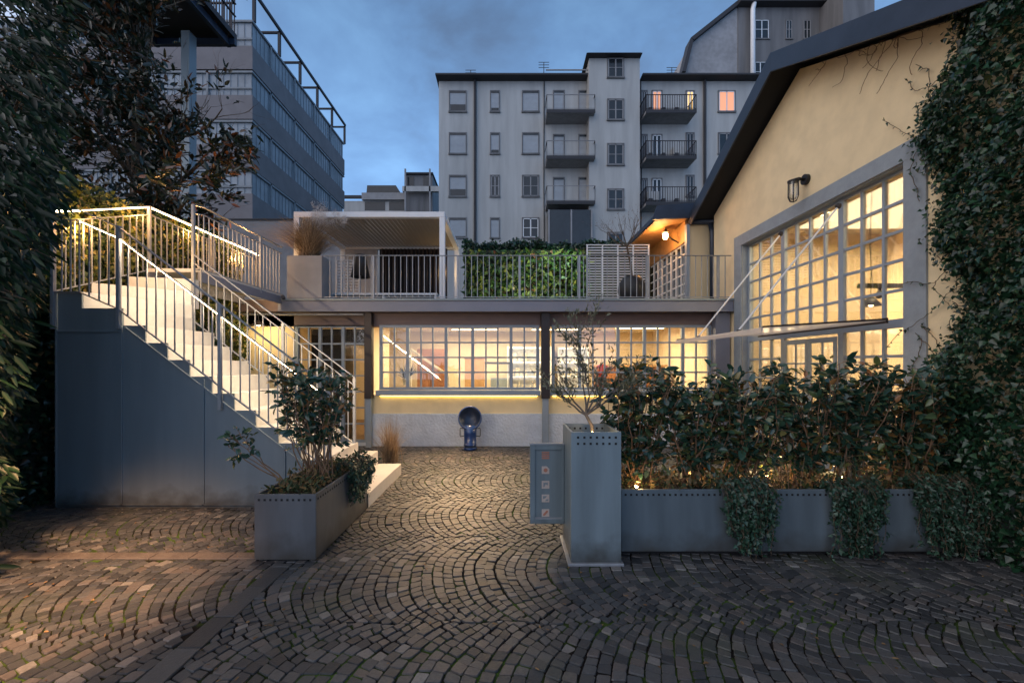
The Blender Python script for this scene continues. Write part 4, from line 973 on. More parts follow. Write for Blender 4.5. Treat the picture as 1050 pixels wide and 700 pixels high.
# long terraced building on the left
DL = 25.0; XL = -15.3; YL = 39.0
tl = thing('terraced_building', 'long grey building with stacked glazed balcony bands receding from the left', 'building', (XL, DL, 0))
ZL = lambda py: WZ(py, DL)
B(-34, XL-1.6, DL+1.6, YL-.5, 0, ZL(24)).build('core', M['darkglass'], tl)
bands = [(47, 71), (97.5, 122), (148, 173), (198.5, 330)]
for i, (a_, b_) in enumerate(bands):
    B(-34, XL, DL, YL, ZL(b_), ZL(a_)).build('parapet', M['lilac'], tl)
    z0, z1 = ZL(a_)+.01, ZL(a_-(26.6 if i == 0 else 25))
    B(-34, XL-.12, DL+.12, YL-.12, z0, z1-.01).build('glazing', M['shutter_glass'] if 'shutter_glass' in M else M['darkglass'], tl)
    mu = MB(); x = -33.9
    while x < XL: mu.box(x-.015, x+.015, DL+.09, DL+.119, z0, z1); x += .42
    y = DL+.15
    while y < YL: mu.box(XL-.119, XL-.09, y-.015, y+.015, z0, z1); y += .42
    mu.box(-34, XL-.03, DL+.02, DL+.048, z0+.38, z0+.48)
    mu.box(-34, XL, DL, DL+.13, z1-.12, z1); mu.box(XL-.13, XL, DL+.13, YL, z1-.12, z1)
    k = -33
    for k in range(-33, int(XL), 3): mu.box(k-.06, k+.06, DL+.0, DL+.049, z0, z1)
    for k in range(int(DL)+2, int(YL), 3): mu.box(XL-.049, XL, k-.06, k+.06, z0, z1)
    mu.build('mullions', M['mull'], tl)
fr = MB(); zf0 = ZL(19); zf1 = WZ(-9, DL)
for y in [DL+.3+2.78*i for i in range(6)]: fr.box(XL-.16, XL, y-.08, y+.08, zf0, zf1); fr.box(XL-3.5, XL, y-.08, y+.08, zf1-.1, zf1)
fr.box(XL-.0, XL+.14, DL+.2, YL, zf1-.12, zf1+.05); fr.box(XL-3.6, XL-3.46, DL+.2, YL, zf1-.12, zf1+.05)
fr.build('roof_frame', M['brown_roof'], tl)
# dark balcony structure at upper left
bs = thing('steel_balcony', 'dark steel deck on a column with railing, high above the magnolia', 'balcony', (-10, 12, 0))
X3 = lambda px, D=13.5: WX(px, D)
B(-13.5, X3(243), 6.5, 13.5, WZ(42, 13.5), WZ(42, 13.5)+.18).build('deck', M['steel_dark'], bs)
b3 = MB(); zz = WZ(42, 13.5)
for x in (-9.0, -11.3): b3.box(x-.06, x+.06, 6.5, 13.5, zz-.22, zz-.002)
b3.box(-13.5, X3(243), 13.38, 13.5, zz-.2, zz-.002); b3.build('beam', M['roof'], bs)
B(X3(203), X3(211), 12.8, 13.1, 0, zz-.22).build('column', M['panel_dark'], bs)
r3 = MB(); xe = X3(243)-.05
for k in range(60): y = 6.6+k*.116; r3.box(xe-.012, xe+.012, y-.012, y+.012, zz+.18, zz+1.15)
for k in range(34): x = xe-.12*k; r3.box(x-.012, x+.012, 13.44, 13.46, zz+.18, zz+1.15)
r3.box(xe-.03, xe+.03, 6.5, 13.5, zz+1.15, zz+1.19); r3.box(-13.5, xe, 13.42, 13.48, zz+1.15, zz+1.19); r3.box(xe-.03, xe+.03, 6.5, 13.5, zz+.75, zz+.78)
r3.build('railing', M['steel_dark'], bs)
# low houses in the gap
D4 = 60.0; X4 = lambda px: WX(px, D4); Z4 = lambda py: WZ(py, D4)
lh = thing('distant_house', 'distant low house with dark hipped penthouse and roof terrace', 'building', (X4(390), D4, 0))
B(X4(352), X4(420), D4, D4+8, 0, Z4(206)).build('wall', M['apartment'], lh)
B(X4(372), X4(420), D4-.5, D4-.01, Z4(206), Z4(199)).build('parapet', M['concrete'], lh); B(X4(353), X4(371), D4-.3, D4-.01, Z4(204), Z4(201)).build('ledge', M['brown_roof'], lh)
MB().prism([(X4(373), Z4(198)), (X4(374), Z4(187)), (X4(404), Z4(187)), (X4(411), Z4(198))], 'y', D4+1, D4+7).build('penthouse', M['darkglass'], lh)
for p0, p1 in ((374, 395), (399, 419)): B(X4(p0), X4(p1), D4-.02, D4-.001, Z4(216), Z4(207)).build('window', M['darkglass'], lh)
dh2 = thing('distant_house', 'distant tall narrow house with scaffold poles next to the apartment block', 'building', (X4(435), D4-2, 0))
B(X4(420), X4(446), D4-2, D4+5, 0, Z4(186)).build('wall', M['apartment_dark'], dh2); B(X4(419), X4(447), D4-2.4, D4+5, Z4(186)+.01, Z4(184.5)).build('roof', M['brown_roof'], dh2)
for p0, p1 in ((421, 428), (437, 444)): B(X4(p0), X4(p1), D4-2.03, D4-2.001, Z4(198), Z4(188)).build('window', M['darkglass'], dh2)
for p in (420, 444): B(X4(p), X4(p)+.2, D4-3, D4-2.8, 0, Z4(183)).build('pole', M['concrete'], dh2)
B(X4(418), X4(456), D4-3.0, D4-2.5, Z4(205), Z4(200)).build('balcony', M['apartment'], dh2)
gw = thing('garden_wall', 'bluish grey boundary wall behind the walkway railing', 'wall', (-7, 13, 0))
B(-12, -4.6, 13.0, 13.25, 0, WZ(226, 13)).build('masonry', M['concrete'], gw); B(-12, -4.55, 12.96, 13.29, WZ(226, 13), WZ(224.5, 13)).build('coping', M['brown_roof'], gw)
# ================================================================== VEGETATION
# boundary wall with ivy on the left
lw = thing('ivy_wall', 'boundary wall covered with dark ivy, left of the staircase', 'wall', (-5.3, 6, 0))
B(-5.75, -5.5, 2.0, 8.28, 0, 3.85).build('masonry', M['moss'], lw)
def ivyn(x, a, b): return .08+.07*np.sin(a*2.3+b)+.05*np.sin(b*4.1-a)
def fL(n):
    y = RNG.uniform(2.4, 8.25, n); z = RNG.uniform(0, 3.95, n); x = -5.40+ivyn(0, y, z)-np.abs(RNG.normal(0, .07, n)); return np.stack([x, y, z], 1)
ivy_sheet(17000, fL, (1, 0, .35), M['ivy'], lw, (.055, .10), nj=.5)
ll = thing('climbing_ivy', 'ivy with LED-lit yellow put into its leaf colour, behind the landing railing', 'ivy', (-5.25, 6, 2.4))
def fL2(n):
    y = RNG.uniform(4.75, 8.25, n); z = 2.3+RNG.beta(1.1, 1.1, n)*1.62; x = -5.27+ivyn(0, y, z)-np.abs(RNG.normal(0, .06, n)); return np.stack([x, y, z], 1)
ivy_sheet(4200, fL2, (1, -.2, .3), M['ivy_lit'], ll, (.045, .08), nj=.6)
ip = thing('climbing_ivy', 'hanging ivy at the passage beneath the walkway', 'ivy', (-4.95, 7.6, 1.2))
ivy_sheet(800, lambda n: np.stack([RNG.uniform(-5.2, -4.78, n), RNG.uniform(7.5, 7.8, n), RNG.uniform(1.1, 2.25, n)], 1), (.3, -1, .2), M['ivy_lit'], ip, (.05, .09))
MB().tube([(-5.0, 7.65, 0), (-5.05, 7.65, 1.2), (-4.98, 7.66, 2.3)], .02, 6).build('stem', M['bark'], ip)

# ivy wall on the right
def edgeY(z):   # where the ivy ends on the yellow wall
    return 4.05+.16*np.sin(z*1.9+.4)+.10*np.sin(z*5.1)+.22*np.clip((1.7-z)/1.7, 0, 1)-.12*np.clip((z-3.4)/1.2, 0, 1)
ri = thing('wall_ivy', 'thick dark green ivy covering the right end of the yellow gable', 'ivy', (4.2, 3.3, 0))
def fR(n):
    z = RNG.uniform(0, 5.3, n); e = edgeY(z)+.05*np.sin(z*23); u = RNG.uniform(0, 1, n)
    y = e+.06-(e-1.0)*u**1.15; dep = np.clip((e-y)*1.1, .03, .42); x = 4.27-dep*(.72+.28*np.sin(y*5.3+z*2.1)*np.sin(z*3.3))+RNG.normal(0, .035, n)
    return np.stack([x, y, z], 1)
ivy_sheet(52000, fR, (-1, .1, .45), M['ivy'], ri, (.022, .066), nj=.6, name='foliage', T=T_IVY)
ivy_sheet(900, fR, (-1, .1, .45), M['ivy_old'], ri, (.03, .07), nj=.6, name='withered_foliage')
def fR2(n):
    z = RNG.uniform(.2, 5.0, n); y = edgeY(z)+np.abs(RNG.normal(0, .10, n)); return np.stack([4.24-np.abs(RNG.normal(0, .03, n)), y, z], 1)
ivy_sheet(1300, fR2, (-1, 0, .4), M['ivy'], ri, (.03, .05), nj=.5, name='edge_foliage')
random.seed(5); st_ = MB(); lp_ = []; ld_ = []
for k in range(46):
    z = random.uniform(1.4, 4.9); y = float(edgeY(z))-.05; p = Vector((4.26, y, z)); dy, dz = random.uniform(.2, 1), random.uniform(-1, .9); pts = [p.copy()]
    n_ = random.randint(6, 20) if k % 4 else random.randint(18, 30)
    for i in range(n_):
        dy += random.gauss(0, .35); dz += random.gauss(0, .4); dy = max(-.6, min(1, dy)); dz = max(-1.2, min(1.1, dz)); l = math.hypot(dy, dz)+.01
        p = p+Vector((random.gauss(0, .004), dy/l*.038, dz/l*.038)); p.x = min(4.268, max(4.20, p.x))
        if p.y > 5.0: break
        pts.append(p.copy())
        if random.random() < .55: lp_.append(tuple(p)); ld_.append((random.gauss(-.3, .3), random.gauss(0, 1), random.gauss(-.3, 1)))
    if len(pts) > 3: st_.tube(pts, .0035, 4, cap=False)
st_.build('stems', M['bark'], ri); leaves('tendril_foliage', lp_, ld_, rvec(len(lp_), .4)+np.array([-1, 0, .3]), RNG.uniform(.025, .05, len(lp_)), .026, M['ivy'], ri, T_IVY)
# withered tendrils under the gable fascia
wt = thing('dry_vine', 'thin withered vine hanging below the fascia of the gable', 'vine', (4.2, 5.0, 5))
random.seed(8); st_ = MB()
for k in range(16):
    y = random.uniform(4.3, 5.75); p = Vector((4.24, y, rz(y)-.02)); pts = [p.copy()]; dy, dz = random.uniform(-1, 1), -1
    for i in range(random.randint(7, 16)):
        dy += random.gauss(0, .5); dz += random.gauss(.04, .35); l = math.hypot(dy, dz)+.01; p = p+Vector((random.gauss(0, .008), dy/l*.035, dz/l*.035)); p.x = min(4.268, p.x); p.z = min(p.z, rz(p.y)-.01); pts.append(p.copy())
    st_.tube(pts, .0032, 4, cap=False)
st_.build('stems', M['twig'], wt)

# long leaved climber, foreground left
lc = thing('laurel_hedge', 'tall dark shrub of long drooping leaves filling the left foreground', 'shrub', (-4.2, 3.6, 0))
random.seed(3); stm = MB(); pos = []; dr_ = []
def frontX(z):   # outer edge of the mass in photo plane at Y about 3.7
    return float(np.interp(z, [0, .25, 1.0, 1.9, 2.6, 3.1, 3.7, 4.3, 5.2, 6.2], [-4.50, -4.42, -4.38, -4.20, -3.98, -3.86, -3.90, -3.84, -3.72, -3.6]))
for k in range(64):
    z = random.uniform(.5, 6.3); y0_ = random.uniform(3.2, 4.0); fx = frontX(z)*y0_/3.7; x0_ = fx-random.uniform(.25, 1.1)
    p0 = Vector((x0_-.5, y0_+random.uniform(-.1, .3), z-.4)); p1 = Vector((x0_, y0_, z)); p2 = Vector((fx-random.uniform(0, .25), y0_-.1, z-random.uniform(.0, .5)))
    stm.tube([p0, p1, p2], [.012, .008, .004], 5, cap=False)
N1 = 8500; z = RNG.uniform(0, 6.4, N1); y = RNG.uniform(3.0, 4.25, N1); ex = np.interp(z, [0, .25, 1.0, 1.9, 2.6, 3.1, 3.7, 4.3, 5.2, 6.4], [-4.50, -4.42, -4.38, -4.20, -3.98, -3.86, -3.90, -3.84, -3.72, -3.55])*y/3.7
x = ex-np.abs(RNG.normal(0, .42, N1))-.17*np.abs(np.sin(z*4.4+y*3))
d = np.stack([RNG.normal(.75, .28, N1), RNG.normal(-.15, .3, N1), RNG.normal(-.62, .25, N1)], 1)
stm.build('branches', M['bark'], lc)
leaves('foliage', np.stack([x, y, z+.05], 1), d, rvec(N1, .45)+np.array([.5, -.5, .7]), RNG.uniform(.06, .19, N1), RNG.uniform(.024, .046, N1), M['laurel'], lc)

# magnolia
mg = thing('magnolia_tree', 'broad magnolia with dark glossy leaves and rusty undersides', 'tree', (-7.0, 7.9, 0))
random.seed(21); tips = []; mb = MB()
mb.tube([(-7.2, 7.9, 0), (-7.15, 7.9, 2.2), (-7.0, 7.85, 3.9), (-6.9, 7.8, 5.2), (-6.9, 7.75, 7.2)], [.17, .15, .12, .10, .05], 10)
for (h, d_) in ((3.6, (1, -.1, .28)), (4.0, (.9, -.5, .35)), (4.3, (-.8, -.4, .5)), (4.6, (1, .1, .45)), (5.0, (-.7, .3, .6)), (5.2, (.8, -.3, .7)), (5.8, (.5, -.3, .9)), (6.2, (-.6, -.2, .9)), (6.6, (.2, -.3, 1)), (5.5, (-1, -.3, .3)), (4.8, (0, -1, .5)), (6.9, (-.1, .1, 1))):
    grow(mb, (-7.0+.03*h, 7.85, h), d_, 1.5, .05, 1, 4, tips, 5, .16, .04, (2, 4), .75, .66)
mb.build('trunk', M['bark'], mg)
pos = []; dd = []
for p, d in tips:
    if p.x > WX(262, p.y): continue
    px_ = CX+p.x/p.y*F; py_ = HY-(p.z-EYE)/p.y*F
    if px_ > 158 and py_ < 112+(px_-158)*.35 and random.random() < .93: continue
    if px_ > 225 and py_ > 205: continue
    for k in range(random.randint(4, 7)):
        q = p+Vector((random.gauss(0, .05), random.gauss(0, .05), random.gauss(0, .05))); pos.append(tuple(q)); v = d+Vector((random.gauss(0, .8), random.gauss(0, .8), random.gauss(0, .6))); dd.append(tuple(v))
print('magnolia leaves', len(pos))
pos = np.array(pos); dd = np.array(dd)
leaves('crown', pos, dd, rvec(len(pos), .6)+np.array([0, -.3, .8]), RNG.uniform(.11, .19, len(pos)), RNG.uniform(.045, .07, len(pos)), M['magnolia'], mg)
# dense inner mass of the magnolia toward the left
N2 = 5200; zz_ = RNG.uniform(3.9, 9.6, N2); yy_ = RNG.uniform(6.9, 8.8, N2)
xr_ = np.interp(zz_, [3.9, 4.6, 5.3, 6.2, 7.0, 8.0, 9.6], [-5.6, -5.9, -6.5, -6.45, -6.65, -6.9, -7.1])*yy_/7.9+.22*np.sin(zz_*5)+.15*np.sin(zz_*11+yy_*3)
xx_ = xr_-np.abs(RNG.normal(0, 1.25, N2))
keep = (np.sin(xx_*3.1)*np.sin(zz_*2.7+xx_)+.55*np.sin(yy_*6+zz_*4)) > -.62
P_ = np.stack([xx_, yy_, zz_], 1)[keep]
leaves('crown', P_, rvec(len(P_), .7)+np.array([.3, -.3, -.1]), rvec(len(P_), .6)+np.array([0, -.3, .8]), RNG.uniform(.11, .19, len(P_)), RNG.uniform(.045, .07, len(P_)), M['magnolia'], mg)

# shrubs
def shrub(name, label, base, n_st, H, spread, leafn, lsize, lmat, top, grp=None, seed=1, cat='shrub', bare=.42, stem_m='twig', sy=1., lean=(0, 0), wide=.55, rad=.007, T=T_HI):
    random.seed(seed); t = thing(name, label, cat, base, grp); mb = MB(); pos = []; dd = []
    for k in range(n_st):
        a = random.uniform(0, 6.283); s = spread*math.sqrt(random.random()); h = H*random.uniform(.72, 1.0)
        p = Vector(base)+Vector((random.gauss(0, spread*.22), random.gauss(0, .05*sy), 0)); tgt = Vector(base)+Vector((math.cos(a)*s+lean[0], math.sin(a)*s*sy+lean[1], h)); pts = [p.copy()]; K = 9
        bow = Vector((random.gauss(0, .05), random.gauss(0, .03), 0))
        for i in range(1, K+1):
            u = i/K; q = p.lerp(tgt, u)+bow*math.sin(u*math.pi)+Vector((random.gauss(0, .008), random.gauss(0, .008), 0)); pts.append(q)
        mb.tube(pts, [rad*(1-.07*i) for i in range(K+1)], 5, cap=False)
        for i in range(K+1):
            u = i/K
            if u < bare: continue
            for m_ in range(random.randint(1, 3)):   # side twigs
                v = Vector((random.gauss(0, 1), random.gauss(0, .8), random.gauss(.35, .6))).normalized(); L = random.uniform(.05, .17)*(1.15-.4*u)
                e = pts[i]+v*L; mb.tube([pts[i], (pts[i]+e)/2+Vector((0, 0, .01)), e], [rad*.4, rad*.3, rad*.2], 4, cap=False)
                for j in range(leafn):
                    w_ = random.uniform(.25, 1.05); b0 = pts[i].lerp(e, w_); lv_ = v+Vector((random.gauss(0, .8), random.gauss(0, .8), random.gauss(-.1, .5))); pos.append(tuple(b0)); dd.append(tuple(lv_))
    mb.build('trunk' if cat == 'tree' else 'stems', M[stem_m], t)
    n = len(pos); l = lsize*np.clip(RNG.normal(.86, .24, n), .35, 1.5)
    leaves('crown' if cat == 'tree' else 'foliage', pos, dd, rvec(n, .45)+np.array([0, -.35, .9]), l, l*wide, lmat, t, T)
    return t, n
tot = 0
hs = [(1.18, 'leafy evergreen shrub beside the column planter, first of the hedge'), (1.68, 'leafy evergreen shrub above the first hanging ivy'), (2.16, 'leafy evergreen shrub at the centre of the hedge'), (2.66, 'leafy evergreen shrub below the canopy'), (3.14, 'leafy evergreen shrub above the middle hanging ivy'), (3.60, 'leafy evergreen shrub shaded at the right of the hedge'), (4.0, 'leafy evergreen shrub merging with the wall ivy')]
for i, (x, lb) in enumerate(hs):
    t, n = shrub('hedge_shrub', lb, (x, 3.83, .50), 24, (1.08, 1.03, 1.0, 1.14, 1.10, 1.04, 1.02)[i], .38, 4, .085, M['photinia'], 1.6, 'evergreen shrubs in the long right planter', 30+i, sy=.7, bare=.12); tot += n
t, n = shrub('potted_shrub', 'glossy green shrub with red tinged leaves growing in the left planter', (-1.80, 3.95, .49), 26, 1.13, .35, 4, .082, M['photinia'], 1.6, None, 71, sy=1.1, bare=.38); tot += n
t, n = shrub('side_branch', 'single low branch reaching left out of the left planter shrub', (-2.0, 3.8, .50), 4, .46, .06, 3, .07, M['photinia'], 1.0, None, 72, bare=.7, lean=(-.42, -.1)); tot += n
print('shrub leaves', tot)
# undergrowth in the planters
def under(label, x0, x1, y0, y1, z, n, name='undergrowth', h=.16):
    t = thing(name, label, 'undergrowth', ((x0+x1)/2, (y0+y1)/2, z)); pos = np.stack([RNG.uniform(x0, x1, n), RNG.uniform(y0, y1, n), z+np.abs(RNG.normal(0, h*.35, n))], 1)
    d = rvec(n, .7); d[:, 2] = np.abs(d[:, 2])
    t['kind'] = 'stuff'; o = leaves('foliage', pos, d, rvec(n, .5)+np.array([0, -.3, .8]), RNG.uniform(.03, .09, n), RNG.uniform(.012, .035, n), M['litter_g'], t); return t
M['litter_g'] = leaf_mat('undergrowth_leaf', [(0, (.02, .04, .015)), (.5, (.05, .07, .025)), (.8, (.15, .09, .035)), (1, (.26, .17, .08))], .6, .2)
under('low leafy undergrowth and dry leaves in the left planter', -2.04, -1.61, 3.46, 4.60, .49, 750)
under('low leafy undergrowth and dry leaves in the long right planter', .98, 4.2, 3.56, 4.05, .50, 1500, h=.22)
for i, (x, lb) in enumerate(((2.42, 'fan of pale dry twigs at the middle of the hedge foot'), (2.95, 'fan of pale dry twigs at the hedge foot under the canopy'))):
    t = grass(lb, (x, 3.72, .50), 60, .34, .20, 'grass_dry', 0, 'dry twig fans in the hedge', 'dry_twigs', .005)
# trailing plants over the planters
def trail(label, x0, x1, yf, zt_, zb, n, seed, side='y'):
    """strands rooted in the soil, bending over the rim and hanging to unequal lengths"""
    random.seed(seed); t = thing('trailing_plant', label, 'plant', ((x0+x1)/2, yf, zt_), 'ivies trailing over planter edges')
    cx, hw = (x0+x1)/2, (x1-x0)/2; mb = MB(); pos = []; dd = []; K = int(n/46)
    W3 = lambda a, o, z: (a, yf-o, z) if side == 'y' else (yf+o, a, z)
    for k in range(K):
        s = random.uniform(-1.15, 1.15); L_ = (zt_-zb)*(random.uniform(.25, 1.0) if abs(s) > .6 or random.random() < .35 else random.uniform(.75, 1.03)); off = random.uniform(.012, .11)
        a = cx+s*hw*.8; pts = [(a+random.gauss(0, .03), -.16, zt_-.06), (a, -.05, zt_+random.uniform(.03, .09)), (a, off*.6, zt_+.01)]; m_ = 9; z0 = zt_
        for q in range(1, m_+1): a += random.gauss(0, .014)-s*.006; pts.append((a, max(.012, off+random.gauss(0, .012)), max(.012, z0-L_*q/m_)))
        P3 = [W3(*p) for p in pts]; mb.tube(P3, .0022, 4, cap=False)
        for q in range(46):
            u = random.random()*(len(P3)-1.001); i_ = int(u); b = Vector(P3[i_]).lerp(Vector(P3[i_+1]), u-i_)+Vector((random.gauss(0, .014), random.gauss(0, .014), random.gauss(0, .012)))
            if i_ >= 2:
                if side == 'y': b.y = min(b.y, yf-.006)
                else: b.x = max(b.x, yf+.006)
            b.z = max(b.z, .012); pos.append(tuple(b)); dd.append((random.gauss(0, .6), random.gauss(0, .6), random.gauss(-.5, .6)))
    mb.build('stems', M['bark'], t); n_ = len(pos); l = RNG.uniform(.018, .044, n_)
    leaves('foliage', pos, dd, rvec(n_, .55)+np.array((0, -1, .5) if side == 'y' else (1, 0, .5)), l, l*.75, M['trail'], t, T_IVY)
trail('small leaved ivy trailing over the long planter, nearest the column', WX(738, 3.45), WX(798, 3.45), 3.51, .57, .03, 2300, 1)
trail('small leaved ivy trailing to the ground at the middle of the long planter', WX(848, 3.45), WX(910, 3.45), 3.51, .57, -.02, 2500, 2)
trail('broad mass of ivy trailing down near the right end of the long planter', WX(938, 3.45), WX(1030, 3.45), 3.51, .60, .0, 3800, 3)
trail('small leaved plant spilling over the far end of the left planter', 4.02, 4.62, -1.576, .60, .20, 1700, 4, 'x')
# olive
ol = thing('olive_tree', 'slender olive tree with sparse grey leaves in the column planter', 'tree', (.72, 3.6, .97))
random.seed(17); mb = MB(); tips = []
bx0, by0 = .70, 3.60
mb.tube([(bx0+.02, by0, .96), (bx0+.01, by0, 1.08), (bx0-.05, by0, 1.19)], [.018, .015, .013], 7)
for d_, L_ in (((-.55, 0, .8), .42), ((.15, .1, 1), .50), ((.7, -.1, .7), .42), ((-.15, -.1, 1), .52), ((-.8, 0, .5), .36), ((.4, .1, .9), .42), ((.9, 0, .5), .34)): grow(mb, (bx0-.04, by0, 1.17), d_, L_, .009, 1, 3, tips, 6, .13, .07, (2, 4), .6, .62)
mb.build('trunk', M['bark_pale'], ol)
pos = [tuple(p+Vector((random.gauss(0, .015), random.gauss(0, .015), random.gauss(0, .015)))) for p, d in tips for k in range(3)]; dd = [tuple(d+Vector((random.gauss(0, .6), random.gauss(0, .6), random.gauss(0, .5)))) for p, d in tips for k in range(3)]
print('olive', len(pos)); leaves('crown', pos, dd, rvec(len(pos)), RNG.uniform(.028, .052, len(pos)), .013, M['olive'], ol)
# brown grass by the foot of the facade
grass('clump of dry brown grass between stairs and white plinth', (-1.95, 6.9, .0), 420, .80, .34, 'grass_dry', 0, None, 'dry_grass', .007)

# ================================================================== LIGHT, SKY, CAMERA
def light(kind, name, loc, energy, color, target=None, size=.1, spot=60, blend=.6):
    l = bpy.data.lights.new(name, kind); l.energy = energy; l.color = color
    if kind == 'AREA': l.size = size
    elif kind == 'SPOT': l.spot_size = R(spot); l.spot_blend = blend; l.shadow_soft_size = size
    elif kind == 'POINT': l.shadow_soft_size = size
    o = bpy.data.objects.new(name, l); COL.objects.link(o); o.location = loc
    if target: o.rotation_euler = (Vector(target)-Vector(loc)).to_track_quat('-Z', 'Y').to_euler()
    return o
W_ = (1, .66, .34)
# interior lighting (the lit rooms)
light('AREA', 'studio_room_light', (-.9, 10.2, 2.45), 240, (1, .80, .50), (-.9, 10.2, 0), 2.4)
light('AREA', 'studio_room_light', (2.4, 10.0, 2.45), 220, (1, .78, .48), (2.4, 10.0, 0), 2.0)
light('POINT', 'studio_side_light', (-3.6, 9.8, 1.9), 30, (1, .66, .32), None, .15)
light('AREA', 'hall_room_light', (6.6, 6.2, 4.1), 640, (1, .77, .46), (6.6, 6.2, 0), 3.0)
# light of the visible lamps, plus added fill lights with no visible fixture
light('POINT', 'annex_lamp_light', (3.40, 9.55, 4.48), 26, (1, .48, .16), None, .05)
light('POINT', 'pendant_light', (-4.72, 7.9, 2.22), 14, (1, .72, .30), None, .05)
light('SPOT', 'plant_wall_light', (.3, 10.2, 2.95), 120, (1, .78, .36), (.4, 11.4, 3.7), .03, 130)
light('SPOT', 'plant_wall_light', (1.5, 10.3, 4.9), 130, (.75, .95, .5), (1.2, 11.5, 3.5), .05, 110)
light('POINT', 'pergola_light', (-1.6, 10.7, 4.0), 5, (1, .62, .25), None, .05)
for x, y, z, e in ((-5.0, 4.95, 3.2, 22), (-4.98, 5.7, 3.7, 22), (-4.98, 6.7, 3.7, 16), (-4.98, 7.9, 3.6, 26)): light('POINT', 'landing_light', (x, y, z), e, (1, .50, .17), None, .04)
def strip_light(a, b, e, nrm, col=(1, .74, .46)):
    a, b = Vector(a), Vector(b); l = bpy.data.lights.new('led_light', 'AREA'); l.shape = 'RECTANGLE'; l.size = (b-a).length; l.size_y = .02; l.energy = e; l.color = col
    xx = (b-a).normalized(); zz = -Vector(nrm).normalized(); yy = zz.cross(xx).normalized(); zz = xx.cross(yy)
    o = bpy.data.objects.new('led_light', l); COL.objects.link(o); o.matrix_world = Matrix((xx, yy, zz)).transposed().to_4x4(); o.location = (a+b)/2
strip_light((-4.33, YN+.02, 3.0), (-2.0, YN+.02, 3.0-.763*2.33), 46, (0, .75, -.6))
for x, y, z, e in ((1.12, 3.60, .60, 2.2), (1.75, 4.0, .62, 6), (2.45, 4.02, .62, 8), (3.15, 4.02, .62, 6), (.72, 3.50, 1.05, .6)): light('POINT', 'garden_spot_light', (x, y, z), e, (1, .58, .24), None, .02)
# pool of warm light on the left paving and on the cobbles before the facade
light('SPOT', 'courtyard_light', (-2.2, .4, 4.6), 4600, (1, .54, .25), (-3.55, 2.85, 0), .30, 36, .8)
light('SPOT', 'facade_light', (-.9, 7.85, 2.55), 820, (1, .60, .30), (-1.0, 6.45, 0), .08, 84, 1.0)

wld = bpy.data.worlds.new('World'); SC.world = wld; wld.use_nodes = True
nt = wld.node_tree; nt.nodes.clear(); L = nt.links.new
out = N(nt, 'ShaderNodeOutputWorld'); bg = N(nt, 'ShaderNodeBackground'); L(bg.outputs[0], out.inputs[0])
tc = N(nt, 'ShaderNodeTexCoord'); sx = N(nt, 'ShaderNodeSeparateXYZ'); L(tc.outputs['Generated'], sx.inputs[0])
mp = N(nt, 'ShaderNodeMapping'); mp.inputs['Scale'].default_value = (1.6, 1.0, 2.6); mp.inputs['Rotation'].default_value = (.2, .55, .3); L(tc.outputs['Generated'], mp.inputs[0])
n1 = N(nt, 'ShaderNodeTexNoise'); n1.inputs['Scale'].default_value = 2.1; n1.inputs['Detail'].default_value = 8; n1.inputs['Roughness'].default_value = .52; n1.inputs['Distortion'].default_value = .25; L(mp.outputs[0], n1.inputs[0])
cr = N(nt, 'ShaderNodeValToRGB'); e = cr.color_ramp.elements
e[0].position = .34; e[0].color = (.125, .215, .39, 1); e[1].position = .60; e[1].color = (.215, .42, .74, 1)
k = e.new(.46); k.color = (.160, .310, .58, 1)
L(n1.outputs['Fac'], cr.inputs[0])
# brighter toward the horizon in front
mh = N(nt, 'ShaderNodeMapRange'); mh.inputs[1].default_value = .1; mh.inputs[2].default_value = .95; mh.inputs[3].default_value = 1.2; mh.inputs[4].default_value = .12; L(sx.outputs['Z'], mh.inputs[0])
m1 = N(nt, 'ShaderNodeMixRGB', blend_type='MULTIPLY'); m1.inputs[0].default_value = 1; L(cr.outputs[0], m1.inputs[1]); L(mh.outputs[0], m1.inputs[2])
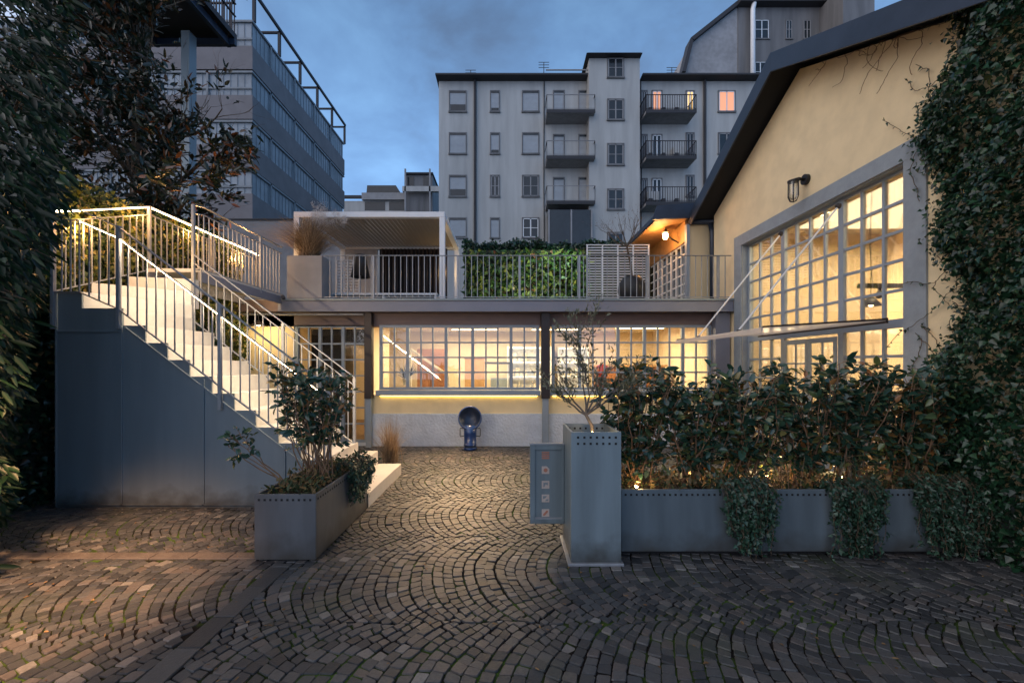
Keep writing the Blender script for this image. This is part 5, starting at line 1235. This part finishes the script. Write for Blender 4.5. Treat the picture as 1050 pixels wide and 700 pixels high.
# the afterglow side of the sky lies behind the camera
mb_ = N(nt, 'ShaderNodeMapRange', interpolation_type='SMOOTHSTEP'); mb_.inputs[1].default_value = .12; mb_.inputs[2].default_value = .85
dp = N(nt, 'ShaderNodeVectorMath', operation='DOT_PRODUCT'); dp.inputs[1].default_value = (-.86, -.46, .22); L(tc.outputs['Generated'], dp.inputs[0]); L(dp.outputs['Value'], mb_.inputs[0])
m2 = N(nt, 'ShaderNodeMixRGB'); L(mb_.outputs[0], m2.inputs[0]); L(m1.outputs[0], m2.inputs[1]); m2.inputs[2].default_value = (.66, .66, .74, 1)
sky = N(nt, 'ShaderNodeTexSky'); sky.sky_type = 'NISHITA'; sky.sun_disc = False; sky.sun_elevation = R(2); sky.sun_rotation = R(255)
m3 = N(nt, 'ShaderNodeMixRGB', blend_type='ADD'); m3.inputs[0].default_value = .012; L(m2.outputs[0], m3.inputs[1]); L(sky.outputs[0], m3.inputs[2])
L(m3.outputs[0], bg.inputs[0]); bg.inputs[1].default_value = 1.75
sl = bpy.data.lights.new('sun', 'SUN'); sl.energy = .34; sl.angle = R(40); sl.color = (1.0, .92, .80)
so = bpy.data.objects.new('sun', sl); COL.objects.link(so); so.rotation_euler = Vector((.86, .22, -.34)).to_track_quat('-Z', 'Y').to_euler()

cam = bpy.data.cameras.new('camera'); cam.sensor_width = 36; cam.lens = F/1050*36; cam.shift_x = (525-CX)/1050; cam.shift_y = (HY-350)/1050
cam.clip_start = .05; cam.clip_end = 600
co = bpy.data.objects.new('camera', cam); COL.objects.link(co); co.location = (0, 0, EYE); co.rotation_euler = (R(90), 0, 0)
SC.camera = co
SC.render.resolution_x = 1024; SC.render.resolution_y = 682
SC.view_settings.view_transform = 'Standard'; SC.view_settings.look = 'None'; SC.view_settings.exposure = 0
SC.cycles.max_bounces = 7; SC.cycles.diffuse_bounces = 3; SC.cycles.glossy_bounces = 3; SC.cycles.transparent_max_bounces = 12; SC.cycles.sample_clamp_indirect = 4; SC.cycles.caustics_reflective = False; SC.cycles.caustics_refractive = False
try: SC.cycles.use_denoising = True
except Exception: pass
